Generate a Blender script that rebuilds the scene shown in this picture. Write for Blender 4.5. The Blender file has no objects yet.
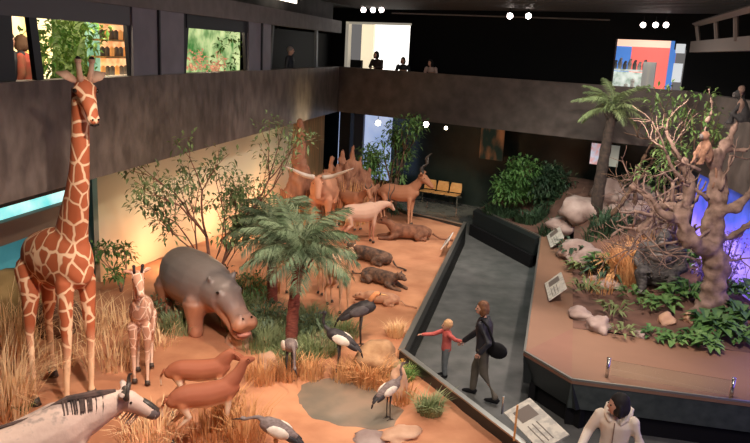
import bpy, bmesh, math, random
from mathutils import Vector, Matrix, noise
from mathutils.geometry import tessellate_polygon
random.seed(7)
S = bpy.context.scene
COL = S.collection
V = Vector
# ------------------------------------------------------------------ camera
FPX = 730.0; CAMZ = 5.5; PITCH = math.atan(172/730); ROLL = math.radians(-3.0)
CAM = V((0, 0, CAMZ))
_F = V((0, math.cos(PITCH), -math.sin(PITCH))); _R0 = V((1, 0, 0)); _U0 = _R0.cross(_F)
_R = math.cos(ROLL)*_R0 - math.sin(ROLL)*_U0; _U = math.cos(ROLL)*_U0 + math.sin(ROLL)*_R0
cd = bpy.data.cameras.new('camera'); cam = bpy.data.objects.new('camera', cd); COL.objects.link(cam)
cd.sensor_width = 36; cd.lens = FPX/750*36; cd.clip_end = 200
m3 = Matrix((_R, _U, -_F)).transposed()
cam.matrix_world = Matrix.Translation(CAM) @ m3.to_4x4()
S.camera = cam
S.view_settings.view_transform = 'Standard'; S.view_settings.look = 'None'
S.view_settings.gamma = 1; S.view_settings.exposure = 0.38; S.view_settings.use_curve_mapping = False
w = bpy.data.worlds.new('hall_air'); S.world = w; w.use_nodes = True
w.node_tree.nodes['Background'].inputs[0].default_value = (0.75, 0.7, 0.68, 1)
w.node_tree.nodes['Background'].inputs[1].default_value = 0.16

def W(px, py, z):                       # the ground point seen at a pixel of the survey photo
    d = _F*FPX + _R*(px-375) - _U*(py-221.5)
    t = (z-CAMZ)/d.z
    return CAM + d*t
def WF(px, py, zf, z=.85):
    for i in range(6):
        p = W(px, py, z); z = zf(p.x, p.y)
    p.z = z; return p
def Y(px, py, y):
    d = _F*FPX + _R*(px-375) - _U*(py-221.5)
    return CAM + d*(y/d.y)

def spot(name, loc, target, power, color, angle=60, blend=.6, size=.12):
    l = bpy.data.lights.new(name, 'SPOT'); l.energy = power; l.color = color
    l.spot_size = math.radians(angle); l.spot_blend = blend; l.shadow_soft_size = size
    o = bpy.data.objects.new(name, l); COL.objects.link(o); o.location = loc
    o.rotation_euler = (V(target)-V(loc)).to_track_quat('-Z', 'Y').to_euler(); return o
def area(name, loc, target, power, color, sx, sy):
    l = bpy.data.lights.new(name, 'AREA'); l.energy = power; l.color = color; l.shape = 'RECTANGLE'; l.size = sx; l.size_y = sy
    o = bpy.data.objects.new(name, l); COL.objects.link(o); o.location = loc
    o.rotation_euler = (V(target)-V(loc)).to_track_quat('-Z', 'Y').to_euler(); return o
WARM = (1, .80, .60); PINK = (1, .84, .74); COOL = (.8, .9, 1)
spot('savanna_spot', (-1.0, 5.5, 6.9), (-3.4, 9.0, .5), 1300, PINK, 75)
spot('savanna_spot', (0.8, 9.0, 6.9), (-2.6, 12.5, .5), 1150, WARM, 75)
spot('savanna_spot', (1.2, 13.0, 6.9), (-1.2, 17.5, .5), 1000, PINK, 70)
spot('savanna_spot', (2.4, 16.5, 6.9), (-.2, 20.0, .5), 760, PINK, 65)
spot('savanna_spot', (-2.0, 7.0, 6.9), (-.8, 9.6, .5), 520, PINK, 70)
spot('forest_spot', (3.8, 9.0, 6.8), (5.6, 14.0, .9), 1150, PINK, 75)
spot('forest_spot', (4.2, 12.5, 6.8), (6.6, 18.0, 1.6), 1100, PINK, 70)
spot('forest_spot', (3.2, 15.5, 6.8), (4.6, 20.6, 1.0), 330, (.9, 1, .85), 60)
spot('walkway_spot', (2.9, 13.2, 6.8), (2.4, 10.6, 0), 800, (1, .84, .76), 55)
area('walkway_light', (3.0, 17.0, 6.8), (2.8, 17.0, 0), 130, (.88, .95, .93), 2, 6)
spot('visitor_spot', (1.6, 5.2, 6.6), (3.0, 8.0, 1.2), 330, PINK, 60)
spot('parapet_spot', (-1.6, 21.8, 2.9), (-2.45, 21.9, 3.6), 70, (1, .85, .5), 110, 1)
area('hall_fill', (3.5, 10.0, 6.7), (-4.5, 14.0, 4.0), 190, (1, .84, .68), 3, 8)  # this and the other hall fills: unseen lights added to brighten the parapets
area('hall_fill', (0.5, 12.0, 6.7), (4.0, 24.0, 4.0), 32, (1, .84, .70), 6, 3)
area('front_fill', (3.4, 4.0, 5.2), (4.4, 9.7, .5), 60, (1, .92, .85), 2, 1)  # unseen fill added to lift the forest front panel and the near visitor
area('hall_fill', (2.5, 13.0, 6.0), (9.0, 15.0, 4.0), 60, (1, .86, .78), 6, 2)
spot('bench_spot', (2.0, 24.0, 3.1), (2.35, 26.2, .5), 200, (1, .85, .6), 60)
# backdrop footlights, low behind the plants
for x, y in ((-4.3, 15.6), (-3.5, 18.4), (-2.7, 21.2)):
    l = bpy.data.lights.new('footlight', 'POINT'); l.energy = 55; l.color = (1, .68, .4); l.shadow_soft_size = .2
    o = bpy.data.objects.new('footlight', l); COL.objects.link(o); o.location = (x, y, .85)

# ------------------------------------------------------------------ materials
MATS = {}
def mat(name, c1, c2=None, scale=5, rough=.8, metal=0, bump=0, detail=4, emit=0, spec=.5, stretch=None, contrast=(.35, .65), trans=0, emitcol=None):
    if name in MATS: return MATS[name]
    m = bpy.data.materials.new(name); m.use_nodes = True; nt = m.node_tree; b = nt.nodes['Principled BSDF']
    b.inputs['Base Color'].default_value = (*c1, 1); b.inputs['Roughness'].default_value = rough
    b.inputs['Metallic'].default_value = metal; b.inputs['Specular IOR Level'].default_value = spec
    if c2 is not None or bump:
        tc = nt.nodes.new('ShaderNodeTexCoord'); mp = nt.nodes.new('ShaderNodeMapping'); n = nt.nodes.new('ShaderNodeTexNoise')
        n.inputs['Scale'].default_value = scale; n.inputs['Detail'].default_value = detail
        if stretch: mp.inputs['Scale'].default_value = stretch
        nt.links.new(tc.outputs['Object'], mp.inputs[0]); nt.links.new(mp.outputs[0], n.inputs['Vector'])
        if c2 is not None:
            r = nt.nodes.new('ShaderNodeValToRGB'); r.color_ramp.elements[0].position = contrast[0]; r.color_ramp.elements[1].position = contrast[1]
            r.color_ramp.elements[0].color = (*c1, 1); r.color_ramp.elements[1].color = (*c2, 1)
            nt.links.new(n.outputs['Fac'], r.inputs[0]); nt.links.new(r.outputs[0], b.inputs['Base Color'])
            if emit: nt.links.new(r.outputs[0], b.inputs['Emission Color'])
        if bump:
            bp = nt.nodes.new('ShaderNodeBump'); bp.inputs['Strength'].default_value = bump; bp.inputs['Distance'].default_value = .03
            nt.links.new(n.outputs['Fac'], bp.inputs['Height']); nt.links.new(bp.outputs[0], b.inputs['Normal'])
    if emit:
        if c2 is None: b.inputs['Emission Color'].default_value = (*(emitcol or c1), 1)
        b.inputs['Emission Strength'].default_value = emit
    if trans: b.inputs['Transmission Weight'].default_value = trans
    MATS[name] = m; return m

def ramp_mat(name, axis, stops, lo, hi, rough=.8, emit=0, nscale=3, namt=.15, bump=0):
    """colour along an object axis from lo to hi, wobbled by noise"""
    m = bpy.data.materials.new(name); m.use_nodes = True; nt = m.node_tree; b = nt.nodes['Principled BSDF']
    b.inputs['Roughness'].default_value = rough
    tc = nt.nodes.new('ShaderNodeTexCoord'); sx = nt.nodes.new('ShaderNodeSeparateXYZ'); nt.links.new(tc.outputs['Object'], sx.inputs[0])
    n = nt.nodes.new('ShaderNodeTexNoise'); n.inputs['Scale'].default_value = nscale; nt.links.new(tc.outputs['Object'], n.inputs['Vector'])
    mr = nt.nodes.new('ShaderNodeMapRange'); mr.inputs['From Min'].default_value = lo; mr.inputs['From Max'].default_value = hi
    nt.links.new(sx.outputs['XYZ'.index(axis)], mr.inputs['Value'])
    a = nt.nodes.new('ShaderNodeMath'); a.operation = 'MULTIPLY_ADD'; a.inputs[1].default_value = namt*2; a.inputs[2].default_value = -namt
    nt.links.new(n.outputs['Fac'], a.inputs[0]); s = nt.nodes.new('ShaderNodeMath'); s.operation = 'ADD'
    nt.links.new(a.outputs[0], s.inputs[0]); nt.links.new(mr.outputs[0], s.inputs[1])
    r = nt.nodes.new('ShaderNodeValToRGB'); e = r.color_ramp.elements
    e[0].position, e[0].color = stops[0][0], (*stops[0][1], 1); e[1].position, e[1].color = stops[-1][0], (*stops[-1][1], 1)
    for p, c in stops[1:-1]:
        q = e.new(p); q.color = (*c, 1)
    nt.links.new(s.outputs[0], r.inputs[0]); nt.links.new(r.outputs[0], b.inputs['Base Color'])
    if emit: nt.links.new(r.outputs[0], b.inputs['Emission Color']); b.inputs['Emission Strength'].default_value = emit
    if bump:
        bp = nt.nodes.new('ShaderNodeBump'); bp.inputs['Strength'].default_value = bump; bp.inputs['Distance'].default_value = .02
        nt.links.new(n.outputs['Fac'], bp.inputs['Height']); nt.links.new(bp.outputs[0], b.inputs['Normal'])
    return m

def giraffe_mat(name, patch, line, scale, zlo, zhi, width=.055):
    m = bpy.data.materials.new(name); m.use_nodes = True; nt = m.node_tree; b = nt.nodes['Principled BSDF']; b.inputs['Roughness'].default_value = .75
    tc = nt.nodes.new('ShaderNodeTexCoord'); v = nt.nodes.new('ShaderNodeTexVoronoi'); v.feature = 'DISTANCE_TO_EDGE'
    mp = nt.nodes.new('ShaderNodeMapping'); mp.inputs['Scale'].default_value = (1, 1, .8)
    nz = nt.nodes.new('ShaderNodeTexNoise'); nz.inputs['Scale'].default_value = 3
    mx = nt.nodes.new('ShaderNodeMix'); mx.data_type = 'RGBA'; mx.inputs[0].default_value = .12
    nt.links.new(tc.outputs['Object'], nz.inputs['Vector']); nt.links.new(tc.outputs['Object'], mp.inputs[0])
    nt.links.new(mp.outputs[0], mx.inputs[6]); nt.links.new(nz.outputs['Color'], mx.inputs[7]); nt.links.new(mx.outputs[2], v.inputs['Vector'])
    v.inputs['Scale'].default_value = scale; v.inputs['Randomness'].default_value = .75
    r = nt.nodes.new('ShaderNodeValToRGB'); r.color_ramp.elements[0].position = width*.75; r.color_ramp.elements[1].position = width*1.35
    r.color_ramp.elements[0].color = (*line, 1); r.color_ramp.elements[1].color = (*patch, 1)
    nt.links.new(v.outputs['Distance'], r.inputs[0])
    sx = nt.nodes.new('ShaderNodeSeparateXYZ'); nt.links.new(tc.outputs['Object'], sx.inputs[0])
    mr = nt.nodes.new('ShaderNodeMapRange'); mr.inputs['From Min'].default_value = zlo; mr.inputs['From Max'].default_value = zhi
    nt.links.new(sx.outputs[2], mr.inputs['Value'])
    m2 = nt.nodes.new('ShaderNodeMix'); m2.data_type = 'RGBA'; m2.inputs[6].default_value = (*line, 1)
    nt.links.new(mr.outputs[0], m2.inputs[0]); nt.links.new(r.outputs[0], m2.inputs[7]); nt.links.new(m2.outputs[2], b.inputs['Base Color'])
    return m

# ------------------------------------------------------------------ mesh helpers
class MB:
    def __init__(s): s.v = []; s.f = []
    def add(s, vs, fs):
        o = len(s.v); s.v += [tuple(x) for x in vs]; s.f += [tuple(i+o for i in f) for f in fs]
    def box(s, c, d, rz=0, taper=1.0):
        x, y, z = d[0]/2, d[1]/2, d[2]/2; cs, sn = math.cos(rz), math.sin(rz); vs = []
        for k in (-1, 1):
            t = taper if k > 0 else 1
            for a, b in ((-x, -y), (x, -y), (x, y), (-x, y)):
                a *= t; b *= t
                vs.append((c[0]+a*cs-b*sn, c[1]+a*sn+b*cs, c[2]+k*z))
        s.add(vs, [(3, 2, 1, 0), (4, 5, 6, 7), (0, 1, 5, 4), (1, 2, 6, 5), (2, 3, 7, 6), (3, 0, 4, 7)]); return s
    def prism(s, poly, z0, z1):
        n = len(poly); vs = [(p[0], p[1], z0 if len(p) < 3 else p[2]) for p in poly] + [(p[0], p[1], z1 if len(p) < 4 else p[3]) for p in poly]
        tri = tessellate_polygon([[V((p[0], p[1], 0)) for p in poly]])
        fs = [tuple(t[::-1]) for t in tri] + [tuple(i+n for i in t) for t in tri] + [(i, (i+1) % n, (i+1) % n+n, i+n) for i in range(n)]
        s.add(vs, fs); return s
    def wall(s, a, b, z0, z1, th, side=1):     # slab from a to b, thickness towards the left (side 1) or right (-1) of a->b
        d = V((b[0]-a[0], b[1]-a[1])).normalized(); n = V((-d.y, d.x))*th*side
        poly = [a[:2], b[:2], (b[0]+n.x, b[1]+n.y), (a[0]+n.x, a[1]+n.y)]
        if side < 0: poly = poly[::-1]
        return s.prism([tuple(p) for p in poly], z0, z1)
    def tube(s, pts, rs, n=8, flat=None):
        """closed tapered tube; rs numbers or (lateral, vertical) pairs"""
        pts = [V(p) for p in pts]; k = len(pts); rings = []
        if not isinstance(rs, (list, tuple)): rs = [rs]*k
        for i, p in enumerate(pts):
            t = (pts[min(i+1, k-1)]-pts[max(i-1, 0)])
            if t.length < 1e-9: t = V((0, 0, 1))
            t.normalize()
            up = V((0, 0, 1)) if abs(t.z) < .93 else V((1, 0, 0))
            a = up.cross(t).normalized(); b = t.cross(a).normalized()
            r = rs[i]; ra, rb = (r if isinstance(r, (list, tuple)) else (r, r))
            rings.append([p + a*math.cos(q)*ra + b*math.sin(q)*rb for q in [2*math.pi*j/n for j in range(n)]])
        vs = [v for rg in rings for v in rg]; fs = []
        for i in range(k-1):
            for j in range(n):
                a0 = i*n+j; a1 = i*n+(j+1) % n; fs.append((a0, a1, a1+n, a0+n))
        fs.append(tuple(range(n))[::-1]); fs.append(tuple((k-1)*n+j for j in range(n)))
        s.add(vs, fs); return s
    def limb(s, pts, rs, n=10):            # tube with rounded ends and joints
        s.tube(pts, rs, n)
        for p, r in zip(pts, rs):
            rr = r if not isinstance(r, (list, tuple)) else min(r)
            s.ball(p, (rr*.97,)*3, 1)
        return s
    def ball(s, c, r, sub=2, rot=None, jit=0, seed=0):
        if not isinstance(r, (list, tuple)): r = (r, r, r)
        bm = bmesh.new(); bmesh.ops.create_icosphere(bm, subdivisions=sub, radius=1)
        vs = []
        for v in bm.verts:
            q = v.co.copy()
            if jit: q *= 1 + jit*noise.noise(q*1.6 + V((seed*3.1, seed, 0)))*1.6
            q = V((q.x*r[0], q.y*r[1], q.z*r[2]))
            if rot: q = rot @ q
            vs.append(q+V(c))
        s.add(vs, [[v.index for v in f.verts] for f in bm.faces]); bm.free(); return s
    def xf(s, M):
        s.v = [tuple(M @ V(v)) for v in s.v]; return s
    def mesh(s, name):
        me = bpy.data.meshes.new(name); me.from_pydata(s.v, [], s.f); me.update(); return me
    def build(s, name, m, parent=None, smooth=False, kind=None, label=None, loc=None):
        me = s.mesh(name); me.materials.append(m)
        o = bpy.data.objects.new(name, me); COL.objects.link(o)
        if parent: o.parent = parent
        if loc: o.location = loc
        if smooth: me.polygons.foreach_set('use_smooth', [True]*len(me.polygons))
        if kind: o['kind'] = kind
        if label: o['label'] = label
        return o

def blob(mb, name, m, parent=None, voxel=.03, smooth=3, extra=None, label=None, disp=None):
    """weld overlapping closed shapes into one continuous skin"""
    me = mb.mesh(name); o = bpy.data.objects.new(name, me); COL.objects.link(o)
    md = o.modifiers.new('r', 'REMESH'); md.mode = 'VOXEL'; md.voxel_size = voxel; md.use_smooth_shade = True
    if smooth:
        sm = o.modifiers.new('s', 'SMOOTH'); sm.factor = .5; sm.iterations = smooth
    dg = bpy.context.evaluated_depsgraph_get(); ne = bpy.data.meshes.new_from_object(o.evaluated_get(dg))
    o.modifiers.clear(); o.data = ne; bpy.data.meshes.remove(me); ne.name = name
    if disp:
        for v in ne.vertices:
            v.co += v.normal*disp[0]*noise.noise(v.co*disp[1])
    if extra:
        bm = bmesh.new(); bm.from_mesh(ne)
        base = [bm.verts.new(q) for q in extra.v]
        for f in extra.f: bm.faces.new([base[i] for i in f])
        bm.to_mesh(ne); bm.free()
    ne.materials.clear(); ne.materials.append(m); ne.polygons.foreach_set('use_smooth', [True]*len(ne.polygons))
    if parent: o.parent = parent
    if label: o['label'] = label
    return o

def thing(name, label, cat, loc=(0, 0, 0), rz=0, group=None, sc=1):
    o = bpy.data.objects.new(name, None); COL.objects.link(o); o.location = loc; o.rotation_euler = (0, 0, rz)
    o.scale = (sc, sc, sc); o.empty_display_size = .1
    o['label'] = label; o['category'] = cat
    if group: o['group'] = group
    return o
def tag(o, label, cat, group=None, kind=None):
    o['label'] = label; o['category'] = cat
    if group: o['group'] = group
    if kind: o['kind'] = kind
    return o
def struct(o): o['kind'] = 'structure'; return o
def copy_tree(o, loc, rz, label, group=None, sc=None):
    c = o.copy(); COL.objects.link(c); c.location = loc; c.rotation_euler = (0, 0, rz); c['label'] = label
    if sc: c.scale = (sc, sc, sc)
    if group: c['group'] = group
    for ch in list(o.children):
        d = ch.copy(); COL.objects.link(d); d.parent = c
        for g in ch.children:
            e = g.copy(); COL.objects.link(e); e.parent = d
    return c
def loc_of(t, p):      # world point -> local of thing (rotation about z + scale)
    q = V(p)-t.location; q.rotate(Matrix.Rotation(-t.rotation_euler.z, 3, 'Z')); return q/t.scale.x
R = math.radians

# ------------------------------------------------------------------ materials list
M_floor = mat('polished_floor', (.10, .105, .10), (.16, .16, .155), 2.2, rough=.25, contrast=(.3, .7))
M_dark = mat('dark_wall', (.012, .012, .013), rough=.5)
M_green = mat('dark_green_wall', (.012, .020, .018), (.02, .03, .027), 1.5, rough=.25)
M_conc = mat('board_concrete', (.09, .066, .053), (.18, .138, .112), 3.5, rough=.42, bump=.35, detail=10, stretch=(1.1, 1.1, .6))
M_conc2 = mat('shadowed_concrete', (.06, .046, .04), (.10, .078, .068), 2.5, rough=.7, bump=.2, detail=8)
M_soil = mat('red_sand', (.43, .175, .085), (.62, .29, .15), 1.3, rough=.95, bump=.5, detail=9)
M_soil2 = mat('forest_soil', (.10, .05, .035), (.20, .10, .07), 2.2, rough=.95, bump=.6, detail=8)
M_rim = mat('steel_rim', (.45, .43, .38), rough=.3, metal=.8)
M_ceil = mat('ceiling_dark', (.022, .021, .021), rough=.8)
M_steel = mat('chrome', (.7, .7, .68), rough=.25, metal=1)
M_ledge = mat('brown_ledge', (.20, .105, .062), (.25, .135, .082), .8, rough=.6, contrast=(.3, .7))
M_fasc = mat('green_grey_panel', (.045, .06, .055), (.09, .11, .10), 6, rough=.5, contrast=(.3, .7))
M_kick = mat('dark_kick_panel', (.016, .02, .02), rough=.35)
M_black = mat('black', (.008, .008, .009), rough=.75, spec=.2)
M_white = mat('white', (.8, .78, .74), rough=.7)
M_beam = mat('grey_beam', (.13, .115, .105), (.17, .15, .14), 4, rough=.7)
M_panel = mat('grey_blue_panel', (.16, .145, .165), (.20, .18, .20), 2, rough=.5)
M_frame = mat('black_steel_frame', (.02, .021, .025), rough=.45)
M_bark = mat('brown_bark', (.09, .05, .03), (.17, .10, .06), 9, rough=.9, bump=.5)
M_bark_g = mat('grey_pink_bark', (.13, .08, .06), (.30, .20, .155), 6, rough=.9, bump=.7, detail=8)
M_redbark = mat('red_palm_bark', (.16, .035, .025), (.30, .08, .05), 12, rough=.9, bump=.8, stretch=(1, 1, 3))
M_glass = mat('clear_glass', (.9, 1, .97), rough=.02, trans=1)

# ------------------------------------------------------------------ structure: floor, ceiling
flo = struct(MB().prism([(-16, -2), (16, -2), (16, 40), (-16, 40)], -.2, 0).build('floor', M_floor))
# ceiling with ribs
c = MB().prism([(-16, -2), (16, -2), (16, 40), (-16, 40)], 7.0, 7.2)
struct(c.build('ceiling', M_ceil))
c = MB()
ux = V((.815, -.58)).normalized()
for i in range(34):
    p0 = V((-1.5, 27.0)) + V((-.12, -.45))*i
    c.wall(p0 + ux*(.6), p0 + ux*15, 6.86, 7.0, .16)
struct(c.build('trim_1', mat('ceiling_slats', (.045, .042, .04), rough=.6)))
# key plan corners
BA = V((-1.5, 26.0)); LA = V((-4.83, 9.3)); ld = (BA-LA).normalized(); LB = BA - ld*28
RC = V((8.0, 19.5)); bd = (RC-BA).normalized(); rd = V((.09, 1)).normalized(); RE = RC - rd*20
lin = V((-ld.y, ld.x)); bin_ = V((-bd.y, bd.x)); rout = V((rd.y, -rd.x))
# parapets
struct(MB().wall(LB, BA, 3.3, 4.85, .25, 1).build('wall_left_balcony', M_conc))
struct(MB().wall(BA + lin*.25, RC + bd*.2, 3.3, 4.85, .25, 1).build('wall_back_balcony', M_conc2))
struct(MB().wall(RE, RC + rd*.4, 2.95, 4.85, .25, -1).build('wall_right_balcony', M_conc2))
# gallery slabs
gw = 6.5
struct(MB().prism([tuple(LB+lin*.2), tuple(BA+lin*.2), tuple(BA+bin_*gw+lin*.2), tuple(BA+bin_*gw+lin*gw), tuple(LB+lin*gw)][::-1], 3.35, 3.75).build('floor_left_gallery', M_ceil))
struct(MB().prism([tuple(BA+bin_*.2), tuple(RC+bin_*.2+bd*6), tuple(RC+bin_*4.5+bd*6), tuple(BA+bin_*4.5)], 3.35, 3.75).build('floor_back_gallery', M_ceil))
struct(MB().prism([tuple(RE+rout*.2), tuple(RE+rout*6), tuple(RC+rout*6), tuple(RC+rout*.2)], 3.55, 3.75).build('floor_right_gallery', M_ceil))
# outer shell
struct(MB().wall(LB+lin*gw, BA+bin_*gw+lin*gw, 0, 7.3, .2, 1).build('wall_left', M_dark))
gb = 3.0
# back wall of the upper gallery, with two openings
def along(px, off):      # distance along the back line of a pixel at mid height, for a wall offset by off
    d = Y(px, 50, 20)-CAM; d2 = V((d.x, d.y)); q = BA + bin_*off
    # solve q + s*bd = t*d2
    det = bd.x*(-d2.y) + d2.x*bd.y
    return ((-q.x)*(-d2.y) + d2.x*(-q.y))/det
def bpt(s, off): return BA + bin_*off + bd*s
sA, sB, sC, sD = along(347, gb), along(409, gb), along(615, gb), along(674, gb)
wb = MB()
for s0, s1, z0, z1 in ((-6, sA, 3.75, 7.25), (sA, sB, 6.45, 7.25), (sB, sC, 3.75, 7.25), (sC, sD, 6.2, 7.25), (sD, sD+.35, 5.95, 7.25), (sD+.35, sD+8, 3.75, 7.25)):
    wb.wall(bpt(s0, gb), bpt(s1, gb), z0, z1, .15)
struct(wb.build('wall_back', M_black))
struct(MB().wall(bpt(-5, gb+.5), bpt(20, gb+.5), 0, 3.35, .15).build('wall_back_lower', M_green))
struct(MB().wall(RE+rout*5, RC+rout*5+rd*4, 0, 7.3, .2, -1).build('wall_right', M_dark))
struct(MB().wall((-16, -1.5), (16, -1.5), 0, 7.3, .2, -1).build('wall_front', M_dark))
# white lit room beyond the left opening
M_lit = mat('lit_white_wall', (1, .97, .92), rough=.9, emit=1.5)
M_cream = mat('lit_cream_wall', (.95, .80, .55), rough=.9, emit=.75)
s1 = along(373, gb+.7)
struct(MB().wall(bpt(sA-1, gb+2.4), bpt(sB+2, gb+2.4), 3.75, 6.9, .1).build('wall_lit_room', M_lit))
struct(MB().wall(bpt(along(361, gb+.7), gb+.7), bpt(s1, gb+.7), 3.75, 6.9, .12).build('wall_lit_room_pier', M_cream))
t = MB(); t.box((*bpt(along(355, gb+.4), gb+.4), 4.4), (.75, .12, 1.3), math.atan2(bd.y, bd.x))
tag(t.build('exhibit_stand', M_black), 'black panel standing in the white doorway of the upper gallery', 'panel')
fr = MB()
fr.wall(bpt(sA-.08, gb-.03), bpt(sA+.06, gb-.03), 3.75, 6.5, .2); fr.wall(bpt(sA-.08, gb-.03), bpt(sB+.05, gb-.03), 6.42, 6.5, .2)
struct(fr.build('door_1', mat('pale_frame', (.75, .68, .55), rough=.6, emit=.25)))

# shop / exhibit room beyond the right opening
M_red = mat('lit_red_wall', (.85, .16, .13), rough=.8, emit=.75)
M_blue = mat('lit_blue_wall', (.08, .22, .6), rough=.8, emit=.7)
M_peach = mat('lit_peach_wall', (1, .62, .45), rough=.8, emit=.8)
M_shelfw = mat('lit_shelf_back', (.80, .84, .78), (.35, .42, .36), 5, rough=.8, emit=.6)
off = gb+1.6
a0, a1 = along(610, off), along(676, off)
struct(MB().wall(bpt(a0, off), bpt(a0+(a1-a0)*.34, off), 3.75, 6.6, .1).build('wall_shop_blue', M_blue))
struct(MB().wall(bpt(a0+(a1-a0)*.34, off), bpt(a0+(a1-a0)*.84, off), 3.75, 6.6, .1).build('wall_shop_red', M_red))
struct(MB().wall(bpt(a0+(a1-a0)*.84, off), bpt(a1, off), 3.75, 6.6, .1).build('wall_shop_peach', M_red))
struct(MB().wall(bpt(a0-.2, off-.03), bpt(a1, off-.03), 6.02, 6.5, .06).build('trim_2', M_peach))
sh = MB(); L = (a1-a0)
o2 = off-.5
sh.wall(bpt(a0-.3, o2), bpt(a0+L*.72, o2), 5.22, 5.28, .45)
sh.wall(bpt(a0-.3, o2+.4), bpt(a0+L*.72, o2+.4), 3.75, 5.2, .05)
cab = thing('display_cabinet', 'long lit display cabinet seen through the upper right opening', 'cabinet', (*bpt(a0, o2), 3.75))
for q in (sh,):
    mbx = MB(); mbx.v = [(x-cab.location.x, y-cab.location.y, z-3.75) for x, y, z in q.v]; mbx.f = q.f; mbx.build('shelf', M_shelfw, cab)
ORD = ['leftmost', 'second', 'third', 'fourth', 'fifth', 'sixth', 'seventh', 'eighth', 'rightmost']
M_fig = [mat('specimen_grey', (.55, .50, .46), rough=.8), mat('specimen_dark', (.2, .18, .17), rough=.8), mat('specimen_pale', (.75, .70, .6), rough=.8, emit=.15), mat('specimen_orange', (.8, .35, .1), rough=.8, emit=.4)]
base = a0
for i in range(9):
    s = base + L*(.08+.075*i); h = .22+.16*random.random()
    b = MB(); p = bpt(s, o2+.2); b.tube([(p.x, p.y, 5.28), (p.x, p.y, 5.28+h*.6), (p.x, p.y, 5.28+h)], [.06, .07, .03], 8); b.ball((p.x+.02, p.y, 5.28+h), .05, 1)
    tag(b.build('bust', M_fig[i % 2], smooth=True), 'small grey bust on top of the lit cabinet, %s in its row' % ORD[i], 'figurine', 'figures on the lit cabinet')
for i in range(7):
    s = base + L*(.02+.095*i); h = .5+.5*random.random(); k = random.choice((0, 1, 2, 1, 2, 3))
    b = MB(); p = bpt(s, o2-.1); b.tube([(p.x, p.y, 3.75), (p.x, p.y, 3.9+h*.6), (p.x, p.y, 3.9+h)], [.09, .08, .05], 8); b.ball((p.x, p.y, 3.95+h), .075, 1)
    tag(b.build('figurine', M_fig[k], smooth=True), 'slim figure standing before the lit cabinet, %s from the left' % ORD[i] if i < 6 else 'slim figure standing before the lit cabinet, last beside the white banners', 'figurine', 'figures before the lit cabinet')
for i in range(2):
    s = base + L*(.70+.08*i); p = bpt(s, o2-.25)
    b = MB().box((p.x, p.y, 4.65), (.22, .1, 1.8), math.atan2(bd.y, bd.x))
    tag(b.build('banner', M_fig[2]), 'tall narrow white banner at the end of the lit cabinet, %s one' % ('left', 'right')[i], 'banner', 'white banners by the cabinet')
pB = bpt(sD+.05, gb+.3)
struct(MB().wall(bpt(sD-.12, gb+.02), bpt(sD, gb+.02), 3.75, 6.2, .3).build('door_2', M_blue))
# small lit window slots right of it
for z0, z1 in ((5.85, 6.12), (5.0, 5.55)):
    struct(MB().wall(bpt(sD+.06, gb-.06), bpt(sD+.32, gb-.06), z0, z1, .05).build('window_1', mat('lit_slot', (.75, .78, .80), rough=.8, emit=.6)))

# ------------------------------------------------------------------ upper left facade
def lpt(px, py=40, off=0.1):
    d = Y(px, py, 10)-CAM; d2 = V((d.x, d.y)); q = LB + lin*off
    det = ld.x*(-d2.y) + d2.x*ld.y
    s = ((-q.x)*(-d2.y) + d2.x*(-q.y))/det
    return q + ld*s
struct(MB().wall(LB, BA, 5.98, 6.38, .3, 1).build('trim_3', M_beam))
struct(MB().wall(LB+lin*.32, BA+lin*.32, 6.38, 7.25, .1, 1).build('wall_left_upper', mat('upper_brown', (.03, .026, .024), (.06, .05, .045), 2, rough=.8)))
# lit strips above the beam
for a, b_ in ((226, 240), (276, 297)):
    pa, pb = lpt(a, 2, -.02), lpt(b_, 2, -.02)
    tag(MB().wall(pa, pb, 6.62, 6.72, .06).build('strip_light', mat('strip_lamp', (1, .9, .75), emit=2.5)), 'pale strip lamp above the grey beam, %s' % ('nearer one' if a < 250 else 'one nearer the far corner'), 'lamp')
# splayed posts and panels
def splay(pt, pb, wdt, name='splayed_post'):
    a, b_ = lpt(pt, 14), lpt(pb, 68); d = ld*wdt/2; n = lin*.07
    vs = []
    for q, z in ((b_, 4.85), (a, 5.98)):
        for s in (q-d, q+d, q+d+n, q-d+n): vs.append((s.x, s.y, z))
    m = MB(); m.add(vs, [(3, 2, 1, 0), (4, 5, 6, 7), (0, 1, 5, 4), (1, 2, 6, 5), (2, 3, 7, 6), (3, 0, 4, 7)])
    return m
k = 0
posts = [(2, 6, .35), (31, 40, .16), (129, 134, .22), (185.5, 182, .35), (246, 248, .22), (274, 271, .12), (318, 317, .16)]
cols = MB()
for i, (a, b_, wd) in enumerate(posts):
    struct(splay(a, b_, wd).build('trim_%d' % (10+i), M_frame if i < 6 else mat('grey_post', (.12, .13, .14), rough=.5)))
pn = MB().wall(lpt(133, 40, .05), lpt(184, 40, .05), 4.85, 5.98, .05)
tag(pn.build('blind_panel', M_panel), 'broad grey panel between splayed black posts above the concrete parapet', 'panel')
q = lpt(159, 40, .03); struct(MB().box((q.x, q.y, 5.41), (.05, .05, 1.14), math.atan2(ld.y, ld.x)).build('trim_20', M_frame))
pn = MB().wall(lpt(249, 40, .05), lpt(271, 40, .05), 4.85, 5.98, .05)
tag(pn.build('blind_panel', M_panel), 'narrower grey-blue panel near the far end of the upper gallery', 'panel')
q = lpt(262, 40, .03); struct(MB().box((q.x, q.y, 5.41), (.06, .05, 1.14), math.atan2(ld.y, ld.x)).build('trim_21', M_frame))
struct(MB().wall(lpt(-60, 20, .08), lpt(130, 20, .08), 5.68, 5.98, .08).build('trim_22', mat('lintel_grey', (.10, .105, .11), rough=.6)))
struct(MB().wall(lpt(187, 20, .08), lpt(250, 20, .08), 5.72, 5.98, .08).build('trim_23', M_frame))
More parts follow.
